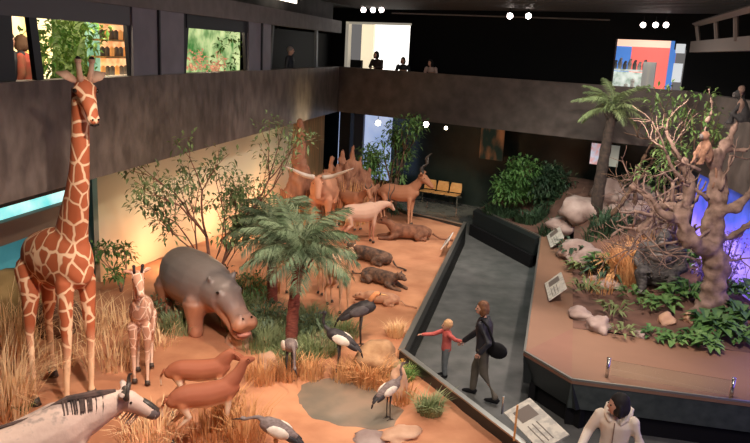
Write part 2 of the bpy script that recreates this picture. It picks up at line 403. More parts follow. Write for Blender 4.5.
# the rooms behind
def room(a, b_, depth, m, name):
    struct(MB().wall(lpt(a, 40, depth), lpt(b_, 40, depth), 3.75, 5.98, .1, 1).build(name, m))
struct(MB().prism([tuple(lpt(-80, 40, .4)), tuple(lpt(255, 40, .4)), tuple(lpt(255, 40, .4)+lin*5.5), tuple(lpt(-80, 40, .4)+lin*5.5)], 5.98, 6.05).build('ceiling_gallery', M_ceil))
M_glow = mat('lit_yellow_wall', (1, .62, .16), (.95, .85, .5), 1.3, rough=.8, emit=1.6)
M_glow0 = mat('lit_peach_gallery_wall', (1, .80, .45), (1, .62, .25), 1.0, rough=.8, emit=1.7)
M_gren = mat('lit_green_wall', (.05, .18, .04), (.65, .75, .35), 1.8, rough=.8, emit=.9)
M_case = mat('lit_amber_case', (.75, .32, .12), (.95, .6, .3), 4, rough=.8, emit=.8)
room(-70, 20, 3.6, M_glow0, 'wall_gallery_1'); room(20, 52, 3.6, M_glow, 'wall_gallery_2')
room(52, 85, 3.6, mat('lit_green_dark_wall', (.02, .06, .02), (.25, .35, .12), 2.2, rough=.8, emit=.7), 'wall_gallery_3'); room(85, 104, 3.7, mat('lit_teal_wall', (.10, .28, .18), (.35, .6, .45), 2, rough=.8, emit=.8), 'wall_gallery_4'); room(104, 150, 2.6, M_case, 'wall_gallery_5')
room(180, 240, 3.0, M_gren, 'wall_gallery_6')
for px_, off_, e_ in ((15, .6, 30), (60, .5, 22), (110, 1.0, 20), (213, .6, 20)):
    l = bpy.data.lights.new('gallery_fill', 'POINT'); l.energy = e_; l.color = (1, .85, .6); l.shadow_soft_size = .15  # unseen fill added so people before the bright walls are not silhouettes
    o = bpy.data.objects.new('gallery_fill', l); COL.objects.link(o); q = lpt(px_, 40, off_); o.location = (q.x, q.y, 5.75)
l = bpy.data.lights.new('shop_lamp', 'POINT'); l.energy = 8; l.shadow_soft_size = .15
o = bpy.data.objects.new('shop_lamp', l); COL.objects.link(o); q = bpt(along(645, gb+.6), gb+.6); o.location = (q.x, q.y, 6.1)
struct(MB().wall(lpt(252, 40, 1.4), lpt(345, 40, 1.4), 3.75, 5.98, .1, 1).build('wall_gallery_7', M_black))

# ------------------------------------------------------------------ wood-framed savanna enclosure
GZ = .5
L1 = V((2.70, 21.0)); L2 = V((.585, 11.3)); L3 = V((1.98, 8.70))
l3d = (L3-L2).normalized(); L4 = L3 + l3d*6
L0 = V((1.05, 22.4)) ; Lb = V((-1.2, 26.4))
sav = [tuple(L4), tuple(L3), tuple(L2), tuple(L1), tuple(L0), tuple(Lb), (-5.8, 14.2), (-8.2, 13.2), (-8.2, 1.0), (3, 1.0)]
# terrain grid
def inside(p, poly):
    x, y = p; c = False; n = len(poly)
    for i in range(n):
        x0, y0 = poly[i]; x1, y1 = poly[(i+1) % n]
        if (y0 > y) != (y1 > y) and x < (x1-x0)*(y-y0)/(y1-y0)+x0: c = not c
    return c
struct(MB().prism(sav[::-1], 0.02, GZ-.06).build('floor_savanna_base', M_dark))
POND = V((-.35, 9.75))
def sz(x, y):
    z = GZ + .04*noise.noise(V((x*.9, y*.9, 0))) + .015*noise.noise(V((x*4, y*4, 3)))
    d = math.hypot((x-POND.x)/1.0, (y-POND.y)/1.15)
    z -= .10*max(0, 1-d/1.2)
    return z
def terrain(name, poly, zf, N, m):
    bm = bmesh.new(); grid = {}; pl = [V(q) for q in poly]
    x0 = min(q[0] for q in poly); x1 = max(q[0] for q in poly); y0 = min(q[1] for q in poly); y1 = max(q[1] for q in poly)
    nx = int((x1-x0)/N)+3; ny = int((y1-y0)/N)+3
    for i in range(nx):
        for j in range(ny):
            x = x0+(i-1)*N; y = y0+(j-1)*N; ok = True
            if not inside((x, y), poly):
                best = None
                for k in range(len(pl)):
                    a, b_ = pl[k], pl[(k+1) % len(pl)]; ab = b_-a; t_ = max(0, min(1, (V((x, y))-a).dot(ab)/ab.length_squared)); q = a+ab*t_
                    dd = (q-V((x, y))).length
                    if best is None or dd < best[0]: best = (dd, q)
                x, y = best[1]; ok = best[0] < N*1.45
            if ok: grid[i, j] = bm.verts.new((x, y, zf(x, y)))
    for i in range(nx):
        for j in range(ny):
            q = [(i, j), (i+1, j), (i+1, j+1), (i, j+1)]
            if all(k in grid for k in q):
                f = bm.faces.new([grid[k] for k in q])
    me = bpy.data.meshes.new(name); bm.to_mesh(me); bm.free(); me.materials.append(m)
    me.polygons.foreach_set('use_smooth', [True]*len(me.polygons))
    o = bpy.data.objects.new(name, me); COL.objects.link(o); return struct(o)
terrain('floor_savanna', sav, sz, .16, M_soil)
# pond
pm = mat('still_water', (.20, .17, .13), (.30, .22, .16), 2.0, rough=.12, spec=.8)
vs = [(POND.x, POND.y, .455)]; n = 40
for i in range(n):
    a = 2*math.pi*i/n; r = 1 + .12*math.sin(3*a+1)+.05*math.sin(7*a)
    vs.append((POND.x+r*.98*math.cos(a), POND.y+r*1.12*math.sin(a), .455))
pw = MB(); pw.add(vs, [(0, i+1, (i+1) % n+1) for i in range(n)])
tag(pw.build('pond', pm), 'shallow muddy grey-brown pool among the cranes on red sand', 'pond')
# barrier walls: dark panel, steel rim
def barrier(a, b_, z0, z1, name, m=M_kick, th=.07, side=1, rim=True):
    struct(MB().wall(a, b_, z0, z1, th, side).build(name, m))
    if rim:
        struct(MB().wall(a, b_, z1, z1+.025, th+.02, side).build(name.replace('wall', 'trim'), M_rim))
barrier(L2, L1, 0, .66, 'wall_walkway_left', side=1)
barrier(L4, L2, 0, .68, 'wall_walkway_near', side=1)
barrier(L1, L0, 0, .60, 'wall_walkway_far', side=1)
barrier(L0, Lb, 0, .60, 'wall_savanna_far', side=1)
# glass screens standing on the rims
def screen(a, b_, z0, h, label):
    t_ = thing('glass_screen', label, 'glass screen', (a.x, a.y, z0))
    d = (b_-a); m = MB().wall((0, 0), tuple(d), 0, h, .012); m.build('pane', M_glass, t_)
    return t_

# ------------------------------------------------------------------ painted backdrop and things behind
B1 = V((-5.62, 14.4)); B2 = V((-2.05, 26.6))
M_back = ramp_mat('painted_panorama', 'Z', [(0, (.75, .50, .30)), (.3, (.72, .56, .40)), (.55, (.62, .60, .44)), (1, (.50, .54, .44))], .5, 3.3, rough=.9, nscale=.7, namt=.12)
struct(MB().wall(B1, B2, 0, 3.34, .12, 1).build('wall_panorama', M_back))
B3 = B2 + (B2-B1).normalized()*0; cx = V((-1.3, 26.2))
M_strip = mat('painted_tree_trunks', (.70, .42, .22), (.40, .28, .14), 3.5, rough=.8, stretch=(3.5, 3.5, .15))
struct(MB().wall(B1+(B2-B1)*.78+V((.04, -.05)), B2+V((.04, -.05)), .3, 3.32, .03, 1).build('wall_panorama_trunks', M_strip))
p = W(335, 190, .4); struct(MB().box((-1.22, 26.9, 1.65), (.55, .4, 3.3), math.atan2(ld.y, ld.x)).build('wall_pillar', M_black))
# blue lit panes right of the pillar, under the gallery
M_bl = mat('blue_lit_glass', (.28, .38, .62), (.45, .52, .72), .8, rough=.4, emit=.75)
for i, (a, b_) in enumerate(((342, 356), (366, 396))):
    u, v_ = along(a, 2.5), along(b_, 2.5)
    struct(MB().wall(bpt(u, 2.5), bpt(v_, 2.5), .6, 3.2, .05).build('window_%d' % (2+i), M_bl))
u, v_ = along(355, 2.4), along(367, 2.4)
struct(MB().wall(bpt(u, 2.4), bpt(v_, 2.4), 0, 3.3, .2).build('wall_grey_pier', mat('grey_pier', (.24, .24, .26), rough=.7)))
# cyan lit ground floor hall at the far left
M_cy = mat('cyan_lit_case', (.15, .62, .62), (.55, .85, .80), 1.7, rough=.4, emit=.95)
M_cyd = mat('cyan_lit_room', (.03, .16, .19), (.10, .36, .40), .6, rough=.5, emit=.35)
o1 = 2.6
def lp2(px, off): return lpt(px, 240, off)
struct(MB().wall(lp2(-80, 2.0), lp2(83, 2.0), 2.36, 2.56, .05, 1).build('window_4', M_cy))
struct(MB().wall(lp2(-80, 1.95), lp2(83, 1.95), 2.58, 3.35, .15, 1).build('trim_31', M_ceil))
struct(MB().wall(lp2(-80, 1.9), lp2(83, 1.9), 1.95, 2.34, .15, 1).build('trim_30', mat('brown_fascia', (.17, .12, .09), rough=.7)))
struct(MB().wall(lp2(-80, 3.4), lp2(103, 3.4), .0, 3.3, .1, 1).build('wall_cyan_room', M_cyd))
q = lpt(106, 240, .9); struct(MB().box((-6.05, 15.3, 1.3), (.75, .75, 2.5), math.atan2(ld.y, ld.x)).build('wall_box_column', mat('grey_olive_column', (.16, .17, .14), rough=.7)))
struct(MB().wall((-8.2, 13.2), (-5.8, 14.2), 0, .62, .06, 1).build('wall_savanna_back', M_kick))

# ------------------------------------------------------------------ forest enclosure on the right
RZ = .85
R0 = V((3.17, 22.25)); R1 = V((4.42, 18.95)); R2 = V((2.51, 11.05)); R3 = V((3.05, 10.08)); R4 = V((5.50, 9.62)); R5 = R4+(R4-R3)*1.2
I1 = V((5.36, 19.2)); I2 = V((3.66, 12.4)); I3 = V((6.50, 11.65)); I5 = I3+(I3-I2)*1.0
IZ = .80
def ledge(a, b_, c_, d_, name):
    m = MB(); m.add([(a.x, a.y, RZ), (b_.x, b_.y, RZ), (c_.x, c_.y, IZ), (d_.x, d_.y, IZ), (a.x, a.y, RZ-.05), (b_.x, b_.y, RZ-.05), (c_.x, c_.y, IZ-.1), (d_.x, d_.y, IZ-.1)],
        [(0, 1, 2, 3), (7, 6, 5, 4), (0, 4, 5, 1), (1, 5, 6, 2), (2, 6, 7, 3), (3, 7, 4, 0)])
    return struct(m.build(name, M_ledge))
ledge(R2, R1, I1, I2, 'trim_40')
m = MB(); m.add([(R2.x, R2.y, RZ), (I2.x, I2.y, IZ), (R3.x, R3.y, RZ), (R2.x, R2.y, RZ-.05), (I2.x, I2.y, IZ-.1), (R3.x, R3.y, RZ-.05)], [(0, 2, 1), (3, 4, 5), (0, 3, 5, 2), (0, 1, 4, 3), (1, 2, 5, 4)])
struct(m.build('trim_41', mat('brown_ledge_corner', (.20, .095, .06), (.25, .12, .08), .8, rough=.6)))
ledge(R3, R5, I5, I2, 'trim_42')
# faces: leaning upper panel over a recessed dark kick
def face(a, b_, c_prev, c_next, name, m1, zt=RZ, zb=.33, lean=.16):
    d = (b_-a).normalized(); n = V((d.y, -d.x))      # outward = right of a->b ... flipped when needed
    mid = (a+b_)/2; ctr = V((5.5, 14))
    if n.dot(mid-ctr) < 0: n = -n
    vs = []
    ia, ib = a-n*lean, b_-n*lean
    vs = [(a.x, a.y, zt), (b_.x, b_.y, zt), (ib.x, ib.y, zb), (ia.x, ia.y, zb)]
    ja, jb = a-n*(lean+.12), b_-n*(lean+.12)
    vs += [(ja.x, ja.y, zt-.06), (jb.x, jb.y, zt-.06), (jb.x, jb.y, zb), (ja.x, ja.y, zb)]
    m = MB(); m.add(vs, [(0, 1, 2, 3), (7, 6, 5, 4), (0, 4, 5, 1), (3, 2, 6, 7), (1, 5, 6, 2), (0, 3, 7, 4)]); struct(m.build(name, m1))
    k = MB(); ka, kb = a-n*(lean+.10), b_-n*(lean+.10); k.wall(ka, kb, 0, zb+.02, .1, 1 if V((-d.y, d.x)).dot(n) < 0 else -1); struct(k.build(name+'_kick', M_black))
face(R2, R1, None, None, 'wall_forest_left', M_kick, lean=.05)
face(R2, R3, None, None, 'wall_forest_corner', M_kick)
face(R3, R5, None, None, 'wall_forest_front', M_fasc)
face(R0, R1, None, None, 'wall_forest_far', M_kick, lean=.03)
for i, (a, b_) in enumerate(((R2, R1), (R2, R3), (R3, R5), (R1, R0))):
    d = (b_-a).normalized(); struct(MB().wall(a, b_, RZ, RZ+.03, .035, -1 if i in (0, 3) else 1).build('trim_%d' % (50+i), M_rim))
# forest terrain
FO = [tuple(R1+V((.1, .1))), tuple(R0), (4.2, 24.5), (9.3, 21.6), (8.0, 19.5), (7.35, 12.2), (7.2, 11.4), tuple(I3), tuple(I2), tuple(I1)]
def fz(x, y):
    z = .80 + .06*noise.noise(V((x*1.1, y*1.1, 5)))
    z += .25*max(0, min(1, (x-5.0)/1.2))*max(0, min(1, (y-12.3)/1.0))
    z += max(0, min(1, (y-14.5)/4.5))*max(0, min(1, (x-4.6)/1.2))*.75
    return z
terrain('floor_forest', FO, fz, .2, M_soil2)
struct(MB().prism(FO, .3, .72).build('floor_forest_base', M_dark))
# luminous blue-violet backdrop behind the dead tree
M_sky = ramp_mat('violet_backlit_sky', 'Z', [(0, (.15, .08, .5)), (.35, (.42, .28, 1)), (.55, (.16, .12, .85)), (.75, (.05, .08, .5)), (1, (.02, .03, .12))], .8, 3.0, rough=.6, emit=.9, nscale=1.6, namt=.3)
struct(MB().wall(RE+rout*.1, RC-rd*1.5+rout*.1, .6, 2.95, .1, -1).build('wall_violet_sky', M_sky))
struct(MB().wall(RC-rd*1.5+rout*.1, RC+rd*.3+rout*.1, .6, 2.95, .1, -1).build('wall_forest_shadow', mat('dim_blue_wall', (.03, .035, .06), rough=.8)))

# ================================================================== ANIMALS
def leg(mb, pts, rs): mb.limb(pts, rs, 9)
def bez(pts, n):
    """smooth curve through points"""
    pts = [V(p) for p in pts]; out = []
    P_ = [pts[0]*2-pts[1]] + pts + [pts[-1]*2-pts[-2]]
    seg = len(pts)-1
    for k in range(n+1):
        u = k/n*seg; i = min(int(u), seg-1); t = u-i; a, b_, c_, d_ = P_[i:i+4]
        out.append(.5*((2*b_)+(c_-a)*t+(2*a-5*b_+4*c_-d_)*t*t+(3*b_-a-3*c_+d_)*t**3))
    return out
def lerp_r(rs, n):
    out = []
    for k in range(n+1):
        u = k/n*(len(rs)-1); i = min(int(u), len(rs)-2); t = u-i
        a, b_ = rs[i], rs[i+1]
        if isinstance(a, tuple) or isinstance(b_, tuple):
            a = a if isinstance(a, tuple) else (a, a); b_ = b_ if isinstance(b_, tuple) else (b_, b_)
            out.append((a[0]*(1-t)+b_[0]*t, a[1]*(1-t)+b_[1]*t))
        else: out.append(a*(1-t)+b_*t)
    return out
def curve(mb, pts, rs, n=12, sides=10): mb.tube(bez(pts, n), lerp_r(rs, n), sides); return mb
M_horn = mat('dark_horn', (.035, .028, .025), (.10, .08, .06), 20, rough=.45)
M_hornp = mat('pale_horn', (.55, .45, .36), rough=.5)
M_eye = mat('black_eye', (.01, .008, .006), rough=.1)
M_hoof = mat('dark_hoof', (.06, .04, .03), rough=.5)

def head_frame(p, yaw, pitch):        # +X forward along the muzzle
    return Matrix.Translation(p) @ Matrix.Rotation(yaw, 4, 'Z') @ Matrix.Rotation(pitch, 4, 'Y')
def sub(mb, Mx, fn):
    q = MB(); fn(q); q.xf(Mx); mb.add(q.v, q.f)
def ungulate(name, label, cat, loc, heading, sc, p, coat, horns=None, group=None, hornm=None, voxel=.022, extra_parts=None):
    """p: body numbers. Local frame: x forward, z up, feet at z=0, shoulder height about 1"""
    t = thing(name, label, cat, loc, heading, group, sc)
    b = MB()
    curve(b, p['torso'], p['tr'], 16, 14)
    b.ball(p['torso'][0], min(p['tr'][0])*1.0, 2); b.ball(p['torso'][-1], min(p['tr'][-1]), 2)
    curve(b, p['neck'], p['nr'], 12, 12)
    for L in p['legs']:
        leg(b, L[0], L[1])
    H = head_frame(p['neck'][-1], p.get('hyaw', 0), p.get('hpitch', .5)); hs = p.get('hs', .3)
    def hd(q):
        q.tube([(-.1*hs, 0, 0), (.15*hs, 0, .02*hs), (.5*hs, 0, 0), (.85*hs, 0, -.04*hs), (1.0*hs, 0, -.06*hs)], [(.17*hs, .2*hs), (.27*hs, .30*hs), (.19*hs, .23*hs), (.14*hs*p.get('muz', 1), .15*hs*p.get('muz', 1)), (.11*hs*p.get('muz', 1), .11*hs*p.get('muz', 1))], 12)
        q.ball((.9*hs, 0, -.05*hs), .145*hs*p.get('muz', 1), 2)
        q.ball((0, 0, 0), .24*hs, 2)
        el = p.get('ear', .45)*hs
        for s in (-1, 1):
            q.tube([(-.02*hs, s*.15*hs, .15*hs), (-.1*hs, s*(.15*hs+el*.5), .15*hs+el*.3), (-.12*hs, s*(.15*hs+el), .15*hs+el*.25)], [(.08*hs, .05*hs), (.13*hs, .06*hs), (.03*hs, .03*hs)], 8)
    sub(b, H, hd)
    blob(b, 'body', coat, t, voxel, 2)
    for s in (-1, 1):
        e = MB(); e.ball((.22*hs, s*.215*hs, .1*hs), .045*hs, 1); e.xf(H); e.build('eye', M_eye, t, True)
    if horns:
        for s in (-1, 1):
            h = MB(); curve(h, [(x*hs, s*y*hs, z*hs) for x, y, z in horns['pts']], [r*hs for r in horns['r']], 14, 8); h.xf(H); h.build('horn', hornm or M_horn, t, True)
    for L in p['legs']:
        q = MB(); f = V(L[0][-1]); r = L[1][-1]
        q.tube([f+V((0, 0, .05)), f+V((.02, 0, -.01))], [r*1.1, r*1.45], 10); q.build('hoof', M_hoof, t, True)
    if p.get('tail'):
        q = MB(); curve(q, p['tail'], p.get('tailr', [.02, .015, .03, .01]), 10, 7); q.build('tail', coat if not p.get('tailm') else p['tailm'], t, True)
    if extra_parts: extra_parts(t, H, hs)
    return t
def std_legs(x0, x1, w, h, r=.05, dx=(0, 0, 0, 0)):
    L = []
    for i, (x, s) in enumerate(((x1, 1), (x1, -1))):     # front
        f = dx[i]; L.append(([(x, s*w, h), (x-.01+f*.35, s*w*1.0, h*.52), (x+f*.8, s*w*.95, h*.14), (x+f, s*w*.95, .03)], [r*1.9, r*.95, r*.62, r*.75]))
    for i, (x, s) in enumerate(((x0, 1), (x0, -1))):
        f = dx[i+2]; L.append(([(x, s*w, h*1.02), (x+.09+f*.2, s*w, h*.72), (x-.10+f*.5, s*w, h*.48), (x-.03+f*.9, s*w*.95, h*.12), (x+f, s*w*.95, .03)], [r*2.5, r*1.7, r*.85, r*.62, r*.75]))
    return L

# ---------------- adult giraffe
gl = V((-4.33, 9.62, GZ)); gh = R(-32)
t = thing('giraffe', 'tall giraffe with netted chestnut coat towering at the left', 'giraffe', gl, gh)
gm = giraffe_mat('giraffe_coat', (.46, .115, .04), (.90, .60, .36), 5.6, .45, 1.05, .06)
b = MB()
curve(b, [(-.58, 0, 1.80), (-.40, 0, 1.93), (-.1, 0, 1.98), (.2, 0, 2.03), (.42, 0, 2.12), (.5, 0, 2.15)], [(.17, .22), (.28, .34), (.33, .42), (.31, .46), (.24, .42), (.16, .3)], 18, 18)
b.ball((-.55, 0, 1.82), (.2, .19, .27)); b.ball((.36, 0, 2.05), (.25, .24, .4))
hd_w = Y(83, 88, 9.05)               # where the head is
hl = loc_of(t, hd_w)
nb = V((.34, 0, 2.2))
curve(b, [nb+V((-.1, 0, -.15)), nb+V((.0, 0, .25)), nb.lerp(hl, .5)+V((.03, 0, .0)), hl+V((-.06, 0, -.12))], [(.24, .34), (.17, .26), (.115, .145), (.095, .11)], 20, 14)
feet = [loc_of(t, W(67, 408, GZ)), loc_of(t, W(92, 396, GZ)), loc_of(t, W(35, 405, GZ)), V((-.52, .16, 0))]
def chain(hip, knee, fet, foot, rs): leg(b, [hip, knee, fet, foot], rs)
for f, s in ((feet[0], -1), (feet[1], 1)):
    hip = V((.36, s*.17, 1.75)); f.z = .02
    leg(b, [hip, hip.lerp(f, .52)+V((.03, 0, 0)), hip.lerp(f, .9), f], [.13, .062, .042, .056])
for f, s in ((feet[2], -1), (feet[3], 1)):
    hip = V((-.48, s*.15, 1.78)); f.z = .02
    leg(b, [hip, hip.lerp(f, .22)+V((.02, 0, 0)), hip.lerp(f, .5)+V((-.05, 0, 0)), hip.lerp(f, .9), f], [.2, .125, .062, .042, .056])
# head looks towards the visitors, muzzle lowered
HM = head_frame(hl, R(-12), R(52)); HM2 = HM
def gh_(q):
    q.tube([(-.10, 0, .0), (.02, 0, .03), (.2, 0, .02), (.38, 0, -.01), (.47, 0, -.02)], [(.085, .10), (.125, .125), (.10, .10), (.075, .07), (.06, .05)], 14)
    q.ball((.43, 0, -.02), (.085, .085, .065)); q.ball((.05, .1, .04), .055); q.ball((.05, -.1, .04), .055)
sub(b, HM, gh_)
blob(b, 'body', gm, t, .028, 3)
M_ear = mat('giraffe_ear', (.60, .35, .22), (.75, .48, .32), 9, rough=.8); M_tuft = mat('dark_hair', (.03, .02, .018), rough=.9)
for s in (-1, 1):
    q = MB(); q.tube([(-.06, s*.09, .06), (-.12, s*.2, .10), (-.16, s*.31, .09)], [(.04, .03), (.075, .025), (.012, .01)], 10); q.xf(HM); q.build('ear', M_ear, t, True)
    q = MB(); q.tube([(-.03, s*.055, .10), (-.12, s*.075, .2), (-.2, s*.085, .26)], [.042, .033, .03], 10); q.ball((-.21, s*.085, .27), .042); q.xf(HM); oc = q.build('ossicone', M_ear, t, True)
    q = MB(); q.ball((-.225, s*.085, .285), .034); q.xf(HM); q.build('tuft', M_tuft, oc, True)
    q = MB(); q.ball((.07, s*.135, .045), .03); q.xf(HM); q.build('eye', M_eye, t, True)
    q = MB(); q.ball((.475, s*.035, .03), (.012, .016, .012), 1); q.xf(HM); q.build('nostril', M_eye, t, True)
q = MB(); q.tube([(.505, -.055, -.035), (.52, 0, -.04), (.505, .055, -.035)], [.01, .013, .01], 8); q.xf(HM); q.build('mouth', M_eye, t, True)
for f in feet:
    q = MB(); q.tube([f+V((0, 0, .08)), f+V((.02, 0, -.02))], [.06, .075], 12); q.build('hoof', M_hoof, t, True)
q = MB(); curve(q, [(-.72, 0, 1.85), (-.80, 0, 1.6), (-.80, 0, 1.3), (-.77, .0, 1.0)], [.035, .022, .016, .03], 12, 8); q.build('tail', gm, t, True)
q = MB()
mane = bez([nb+V((-.22, 0, .12)), nb.lerp(hl, .5)+V((-.12, 0, 0)), hl+V((-.18, 0, -.02))], 14)
q.tube(mane, [(.012, .05)]*15, 8); q.build('mane', mat('rust_mane', (.32, .10, .05), (.20, .06, .03), 14, rough=.95), t, True)

# ---------------- giraffe calf
cm = giraffe_mat('calf_coat', (.52, .26, .16), (.85, .60, .45), 8.5, .25, .6, .05)
cl_ = W(143, 377, GZ)
p = dict(torso=[(-.33, 0, .98), (-.15, 0, 1.05), (.12, 0, 1.10), (.3, 0, 1.14)], tr=[(.12, .15), (.17, .21), (.17, .23), (.11, .17)],
         neck=[(.24, 0, 1.12), (.38, 0, 1.42), (.42, 0, 1.66), (.42, 0, 1.74)], nr=[(.12, .17), (.075, .10), (.06, .07), (.05, .06)],
         legs=std_legs(-.28, .25, .10, .92, .042, (.04, -.04, -.04, .08)), hpitch=.75, hyaw=.35, hs=.34, ear=.5, tail=[(-.44, 0, 1.0), (-.5, 0, .8), (-.48, 0, .6)], tailr=[.02, .012, .02])
def calf_horns(t, H, hs):
    for s in (-1, 1):
        q = MB(); q.tube([(-.0, s*.05, .08), (-.05, s*.06, .16)], [.02, .02], 8); q.ball((-.055, s*.06, .17), .025); q.xf(H); q.build('ossicone', M_tuft, t, True)
ungulate('giraffe', 'small pale giraffe calf standing on thin legs beside the hippo', 'giraffe', cl_, R(-78), 1.0, p, cm, extra_parts=calf_horns)

# ---------------- hippo
M_hip = ramp_mat('hippo_hide', 'Z', [(0, (.45, .20, .12)), (.38, (.46, .20, .11)), (.55, (.26, .16, .13)), (.8, (.21, .165, .145)), (1, (.24, .20, .18))], .2, 1.5, rough=.45, nscale=4, namt=.12, bump=.5)
hp = V((-3.12, 12.5, GZ))
t = thing('hippo', 'bulky grey brown hippopotamus with open pink lower lip beneath the thin tree', 'hippo', hp, R(-50), None, .80)
b = MB()
curve(b, [(-1.15, 0, .95), (-.9, 0, 1.0), (-.3, 0, .98), (.35, 0, .98), (.8, 0, 1.0), (1.0, 0, .98)], [(.3, .35), (.55, .58), (.66, .64), (.62, .6), (.48, .52), (.36, .42)], 18, 20)
b.ball((-1.0, 0, .98), (.35, .45, .45)); 
curve(b, [(.6, 0, 1.02), (1.0, 0, 1.02), (1.35, 0, .98)], [(.46, .48), (.42, .44), (.36, .36)], 8, 16)
curve(b, [(1.2, 0, 1.02), (1.5, 0, .96), (1.8, 0, .80), (2.05, 0, .66), (2.2, 0, .58)], [(.33, .33), (.28, .25), (.22, .18), (.27, .2), (.18, .14)], 12, 16)
b.ball((2.08, .13, .66), (.18, .17, .16)); b.ball((2.08, -.13, .66), (.18, .17, .16))
curve(b, [(1.25, 0, .8), (1.6, 0, .58), (1.95, 0, .38), (2.08, 0, .36)], [(.28, .22), (.2, .14), (.2, .09), (.14, .07)], 8, 14)
for x, s in ((.65, 1), (.65, -1), (-.85, 1), (-.85, -1)):
    leg(b, [(x, s*.38, .75), (x, s*.4, .4), (x+.02, s*.4, .14), (x+.06, s*.4, .08)], [.3, .2, .17, .18])
for s in (-1, 1):
    b.tube([(1.12, s*.24, 1.28), (1.1, s*.3, 1.42), (1.1, s*.33, 1.46)], [(.05, .04), (.08, .05), (.03, .02)], 8); b.ball((1.42, s*.21, 1.17), (.11, .09, .09))
    b.ball((2.1, s*.1, .86), (.06, .05, .05))
blob(b, 'body', M_hip, t, .04, 3)
q = MB(); q.ball((1.97, 0, .455), (.17, .17, .05)); q.ball((2.08, 0, .43), (.11, .17, .06)); q.build('lower_lip', mat('pink_lip', (.62, .26, .18), (.5, .2, .15), 8, rough=.4), t, True)
for s in (-1, 1):
    q = MB(); q.ball((1.46, s*.275, 1.18), .035, 2); q.build('eye', M_eye, t, True)
    q = MB(); q.ball((2.2, s*.1, .82), (.03, .025, .02), 1); q.build('nostril', M_eye, t, True)
    q = MB(); q.tube([(1.98, s*.13, .44), (1.99, s*.13, .56)], [.025, .015], 8); q.build('tusk', M_hornp, t, True)

# ---------------- wildebeest at the near edge
M_wild = ramp_mat('wildebeest_coat', 'Z', [(0, (.35, .24, .18)), (.5, (.60, .42, .33)), (.88, (.66, .48, .38)), (1, (.40, .30, .25))], .6, 1.45, rough=.85, nscale=14, namt=.3, bump=.3)
wl = W(64, 410, 1.72); wl.z = GZ
p = dict(torso=[(-.95, 0, .98), (-.7, 0, 1.05), (-.2, 0, 1.02), (.3, 0, 1.10), (.55, 0, 1.14)], tr=[(.15, .2), (.25, .3), (.29, .33), (.27, .36), (.17, .26)],
         neck=[(.4, 0, 1.14), (.75, 0, 1.20), (1.02, 0, 1.26)], nr=[(.2, .30), (.14, .2), (.1, .13)],
         legs=std_legs(-.72, .42, .15, .92, .06), hpitch=.5, hyaw=-.5, hs=.46, muz=1.3, ear=.4, tail=[(-1.05, 0, 1.05), (-1.15, 0, .8), (-1.12, 0, .45)], tailr=[.03, .02, .05], tailm=M_tuft)
def wparts(t, H, hs):
    q = MB(); q.tube([(-.9, 0, 1.24), (-.5, 0, 1.36), (0, 0, 1.36), (.4, 0, 1.46), (.7, 0, 1.42), (.95, 0, 1.38)], [(.010, .02), (.016, .02), (.018, .02), (.035, .04), (.04, .05), (.02, .03)], 8)
    for i in range(64):
        u = random.random(); x = .30+.5*u; s0 = random.choice((-1, 1)); z = 1.45-.07*u
        q.tube([(x, s0*.02, z+.02), (x-.04, s0*(.12+.05*(1-u)), z-.08), (x-.06, s0*(.17-.03*u), z-.12-.22*random.random()*(1-u*.5))], [.008, .006, .002], 4)
    q.build('mane', mat('umber_mane', (.12, .075, .06), (.05, .035, .03), 12, rough=.95), t)
    q = MB(); q.ball((.86*hs, 0, -.04*hs), (.24*hs, .19*hs, .19*hs), 2); q.xf(H); q.build('muzzle', mat('slate_muzzle', (.10, .07, .065), (.16, .12, .11), 8, rough=.6), t, True)
    q = MB(); q.tube([(.5*hs, 0, .20*hs), (.75*hs, 0, .15*hs), (.98*hs, 0, .06*hs)], [(.10*hs, .05*hs), (.12*hs, .06*hs), (.11*hs, .08*hs)], 10); q.xf(H); q.build('face_blaze', M_horn, t, True)
    q = MB()
    for i in range(16):
        x = random.uniform(.1, .6)*hs; y = random.uniform(-.08, .08)*hs
        q.tube([(x, y, -.2*hs), (x-.03, y, -.55*hs)], [.012, .004], 4)
    q.xf(H); q.build('beard', mat('cream_beard', (.6, .45, .36), rough=.95), t)
ungulate('wildebeest', 'pale wildebeest with dark mane and curled black horns at the near left corner', 'wildebeest', wl+V((-.22, -.25, 0)), R(45), .92, p, M_wild,
         horns=dict(pts=[(-.02, .08, .25), (.06, .30, .2), (.02, .42, .32), (-.06, .36, .52), (-.03, .27, .62)], r=[.10, .08, .06, .04, .012]), extra_parts=wparts, voxel=.025)

# ---------------- two impalas
M_imp = ramp_mat('impala_coat', 'Z', [(0, (.55, .30, .16)), (.38, (.58, .30, .15)), (.50, (.85, .66, .48)), (.60, (.85, .62, .42)), (.66, (.48, .17, .07)), (.78, (.34, .10, .045)), (1, (.30, .09, .04))], .0, 1.0, rough=.75, nscale=3, namt=.03)
def impala_p(hyaw, hpitch, up=.3, dx=(0, 0, 0, 0)):
    return dict(torso=[(-.46, 0, .72), (-.3, 0, .76), (0, 0, .73), (.28, 0, .75), (.4, 0, .77)], tr=[(.10, .12), (.15, .165), (.165, .185), (.14, .18), (.09, .12)],
         neck=[(.30, 0, .80), (.46, 0, .98), (.54, .0, .86+up)], nr=[(.10, .15), (.07, .10), (.055, .065)],
         legs=std_legs(-.36, .30, .085, .66, .030, dx), hpitch=hpitch, hyaw=hyaw, hs=.25, ear=.6, tail=[(-.54, 0, .78), (-.60, 0, .66), (-.60, 0, .5)], tailr=[.025, .018, .012])
i1 = W(206, 442, GZ); i2 = W(200, 412, GZ)
ungulate('impala', 'chestnut antelope in front, its pale rump to the left, back lit brown', 'antelope', i1, R(28), .9, impala_p(.6, .1, .28, (.05, -.05, -.1, .05)), M_imp, group='two brown antelopes by the pool')
